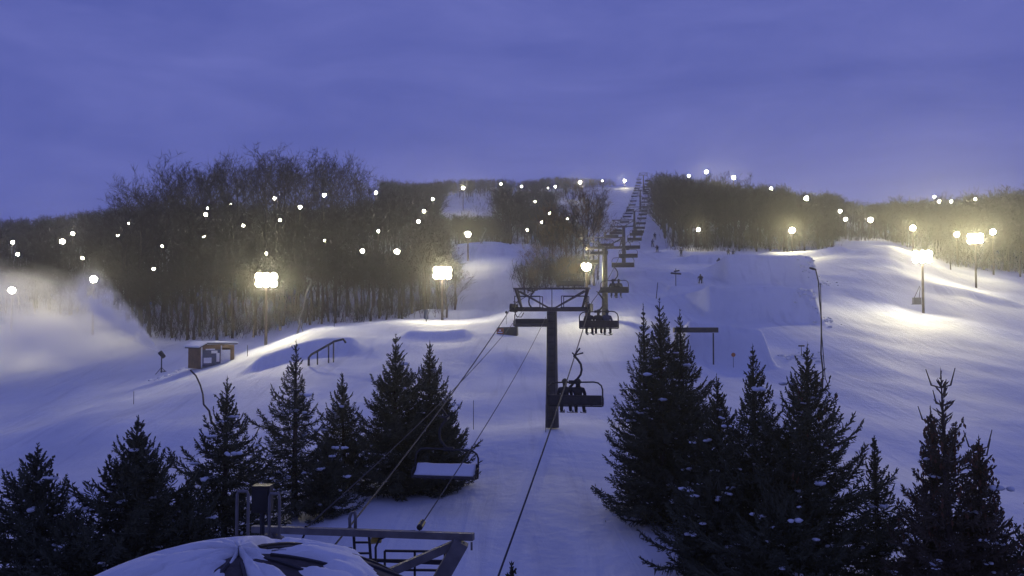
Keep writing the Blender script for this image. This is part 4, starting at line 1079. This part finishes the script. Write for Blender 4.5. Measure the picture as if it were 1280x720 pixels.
# plume: cone along local +X from the nozzle
def plume_density(nt, pv):
    pv.inputs['Color'].default_value = (1, 1, 1, 1); pv.inputs['Anisotropy'].default_value = .5
    L = nt.links.new; N = nt.nodes.new
    tc = N('ShaderNodeTexCoord'); sp = N('ShaderNodeSeparateXYZ'); L(tc.outputs['Object'], sp.inputs[0])
    def M(op, a, b_=None):
        n = N('ShaderNodeMath'); n.operation = op
        for i, v in enumerate((a, b_)):
            if v is None: continue
            if isinstance(v, (int, float)): n.inputs[i].default_value = v
            else: L(v, n.inputs[i])
        return n.outputs[0]
    rad = M('ADD', M('MULTIPLY', sp.outputs['X'], .30), .14)
    rho = M('SQRT', M('ADD', M('POWER', sp.outputs['Y'], 2), M('POWER', sp.outputs['Z'], 2)))
    f = M('MAXIMUM', M('SUBTRACT', 1, M('DIVIDE', rho, rad)), 0)
    no = N('ShaderNodeTexNoise'); no.inputs['Scale'].default_value = .9; no.inputs['Detail'].default_value = 4; L(tc.outputs['Object'], no.inputs['Vector'])
    nn = M('MAXIMUM', M('MULTIPLY', M('SUBTRACT', no.outputs['Fac'], .38), 5.0), 0)
    den = M('DIVIDE', M('MULTIPLY', M('MULTIPLY', f, nn), 8.0), M('ADD', M('POWER', M('MULTIPLY', sp.outputs['X'], .42), 1.5), .5))
    fade = M('MINIMUM', M('MAXIMUM', M('MULTIPLY', M('SUBTRACT', 11.0, sp.outputs['X']), .25), 0), 1)
    L(M('MULTIPLY', den, fade), pv.inputs['Density'])
b = MB(); b.tube([(0, 0, 0), (2.5, 0, 0), (5, 0, 0), (8, 0, 0), (11, 0, 0)], [.14 + .30 * x_ for x_ in (0, 2.5, 5, 8, 11)], 20)
o = b.obj('snow_plume', volume_mat('snow_plume', plume_density)); o.location = nz + Vector((-.25, 0, .3))
dv = (P(120, 375, 86) - o.location).normalized(); o.rotation_euler = dv.to_track_quat('X', 'Z').to_euler()
tag(o, 'white jet of snow blown up and left by the snow gun', 'snow plume', kind='stuff')
# haze
def haze_b(nt, pv):
    pv.inputs['Color'].default_value = (.93, .94, .97, 1); pv.inputs['Density'].default_value = HAZE; pv.inputs['Anisotropy'].default_value = .87
HAZE = .00047
lo = float(ZZ.min()) - 1
b = MB(); X0, X1, Y0, Y1, Z1_ = -1010, 1010, -75, 590, 78
b.box(((X0 + X1) / 2, (Y0 + Y1) / 2, (lo + Z1_) / 2), (X1 - X0, Y1 - Y0, Z1_ - lo))
hz_ = b.obj('haze', volume_mat('haze', haze_b)); tag(hz_, 'thin winter haze over the whole slope', 'haze', kind='stuff')

wd = bpy.data.worlds.new('World'); SC.world = wd; wd.use_nodes = True; nt = wd.node_tree; bg = nt.nodes['Background']
L = nt.links.new
sk = nt.nodes.new('ShaderNodeTexSky'); sk.sky_type = 'NISHITA'; sk.sun_disc = False; sk.sun_elevation = math.radians(-3.5); sk.sun_rotation = math.radians(200); sk.air_density = 1.2; sk.dust_density = .6; sk.ozone_density = 4
tc = nt.nodes.new('ShaderNodeTexCoord'); mp = nt.nodes.new('ShaderNodeMapping'); mp.inputs['Scale'].default_value = (1.5, 1.5, 5.5); mp.inputs['Rotation'].default_value = (0, .12, .3)
n1 = nt.nodes.new('ShaderNodeTexNoise'); n1.inputs['Scale'].default_value = 2.6; n1.inputs['Detail'].default_value = 9; n1.inputs['Roughness'].default_value = .62; n1.inputs['Distortion'].default_value = .5
L(tc.outputs['Generated'], mp.inputs['Vector']); L(mp.outputs['Vector'], n1.inputs['Vector'])
cr = nt.nodes.new('ShaderNodeValToRGB'); cr.color_ramp.elements[0].position = .30; cr.color_ramp.elements[1].position = .70
CLOUD_A, CLOUD_B = (.84, .95, 3.4), (1.28, 1.28, 3.9)
cr.color_ramp.elements[0].color = (.070, .090, .325, 1); cr.color_ramp.elements[1].color = (.114, .132, .40, 1)
L(n1.outputs['Fac'], cr.inputs['Fac'])
mul = nt.nodes.new('ShaderNodeVectorMath'); mul.operation = 'SCALE'; mul.inputs['Scale'].default_value = 10.0; L(cr.outputs['Color'], mul.inputs[0])
mix = nt.nodes.new('ShaderNodeMix'); mix.data_type = 'RGBA'; mix.inputs['Factor'].default_value = .88
L(sk.outputs['Color'], mix.inputs['A']); L(mul.outputs[0], mix.inputs['B']); L(mix.outputs['Result'], bg.inputs['Color']); bg.inputs['Strength'].default_value = .135
sl = bpy.data.lights.new('sun', 'SUN'); sl.energy = .03; sl.angle = math.radians(12); sl.color = (.9, .85, 1.0); so = link('sun', sl); so.rotation_euler = (math.radians(70), 0, math.radians(-20))

cam = bpy.data.cameras.new('camera'); cam.sensor_width = 36; cam.lens = F / 1280 * 36; cam.clip_start = .1; cam.clip_end = 5000
co = link('camera', cam); co.location = (0, 0, 0); co.rotation_euler = (PI / 2 + PITCH, 0, 0); SC.camera = co
SC.view_settings.view_transform = 'Standard'; SC.view_settings.look = 'None'; SC.view_settings.exposure = 0; SC.view_settings.gamma = 1
SC.render.engine = 'CYCLES'; cy = SC.cycles
cy.use_denoising = True
try: cy.denoiser = 'OPENIMAGEDENOISE'
except Exception: pass
cy.max_bounces = 6; cy.diffuse_bounces = 2; cy.glossy_bounces = 2; cy.volume_bounces = 4; cy.transparent_max_bounces = 8
cy.sample_clamp_indirect = 4; cy.use_light_tree = True; cy.volume_step_rate = 1.0; cy.volume_max_steps = 128
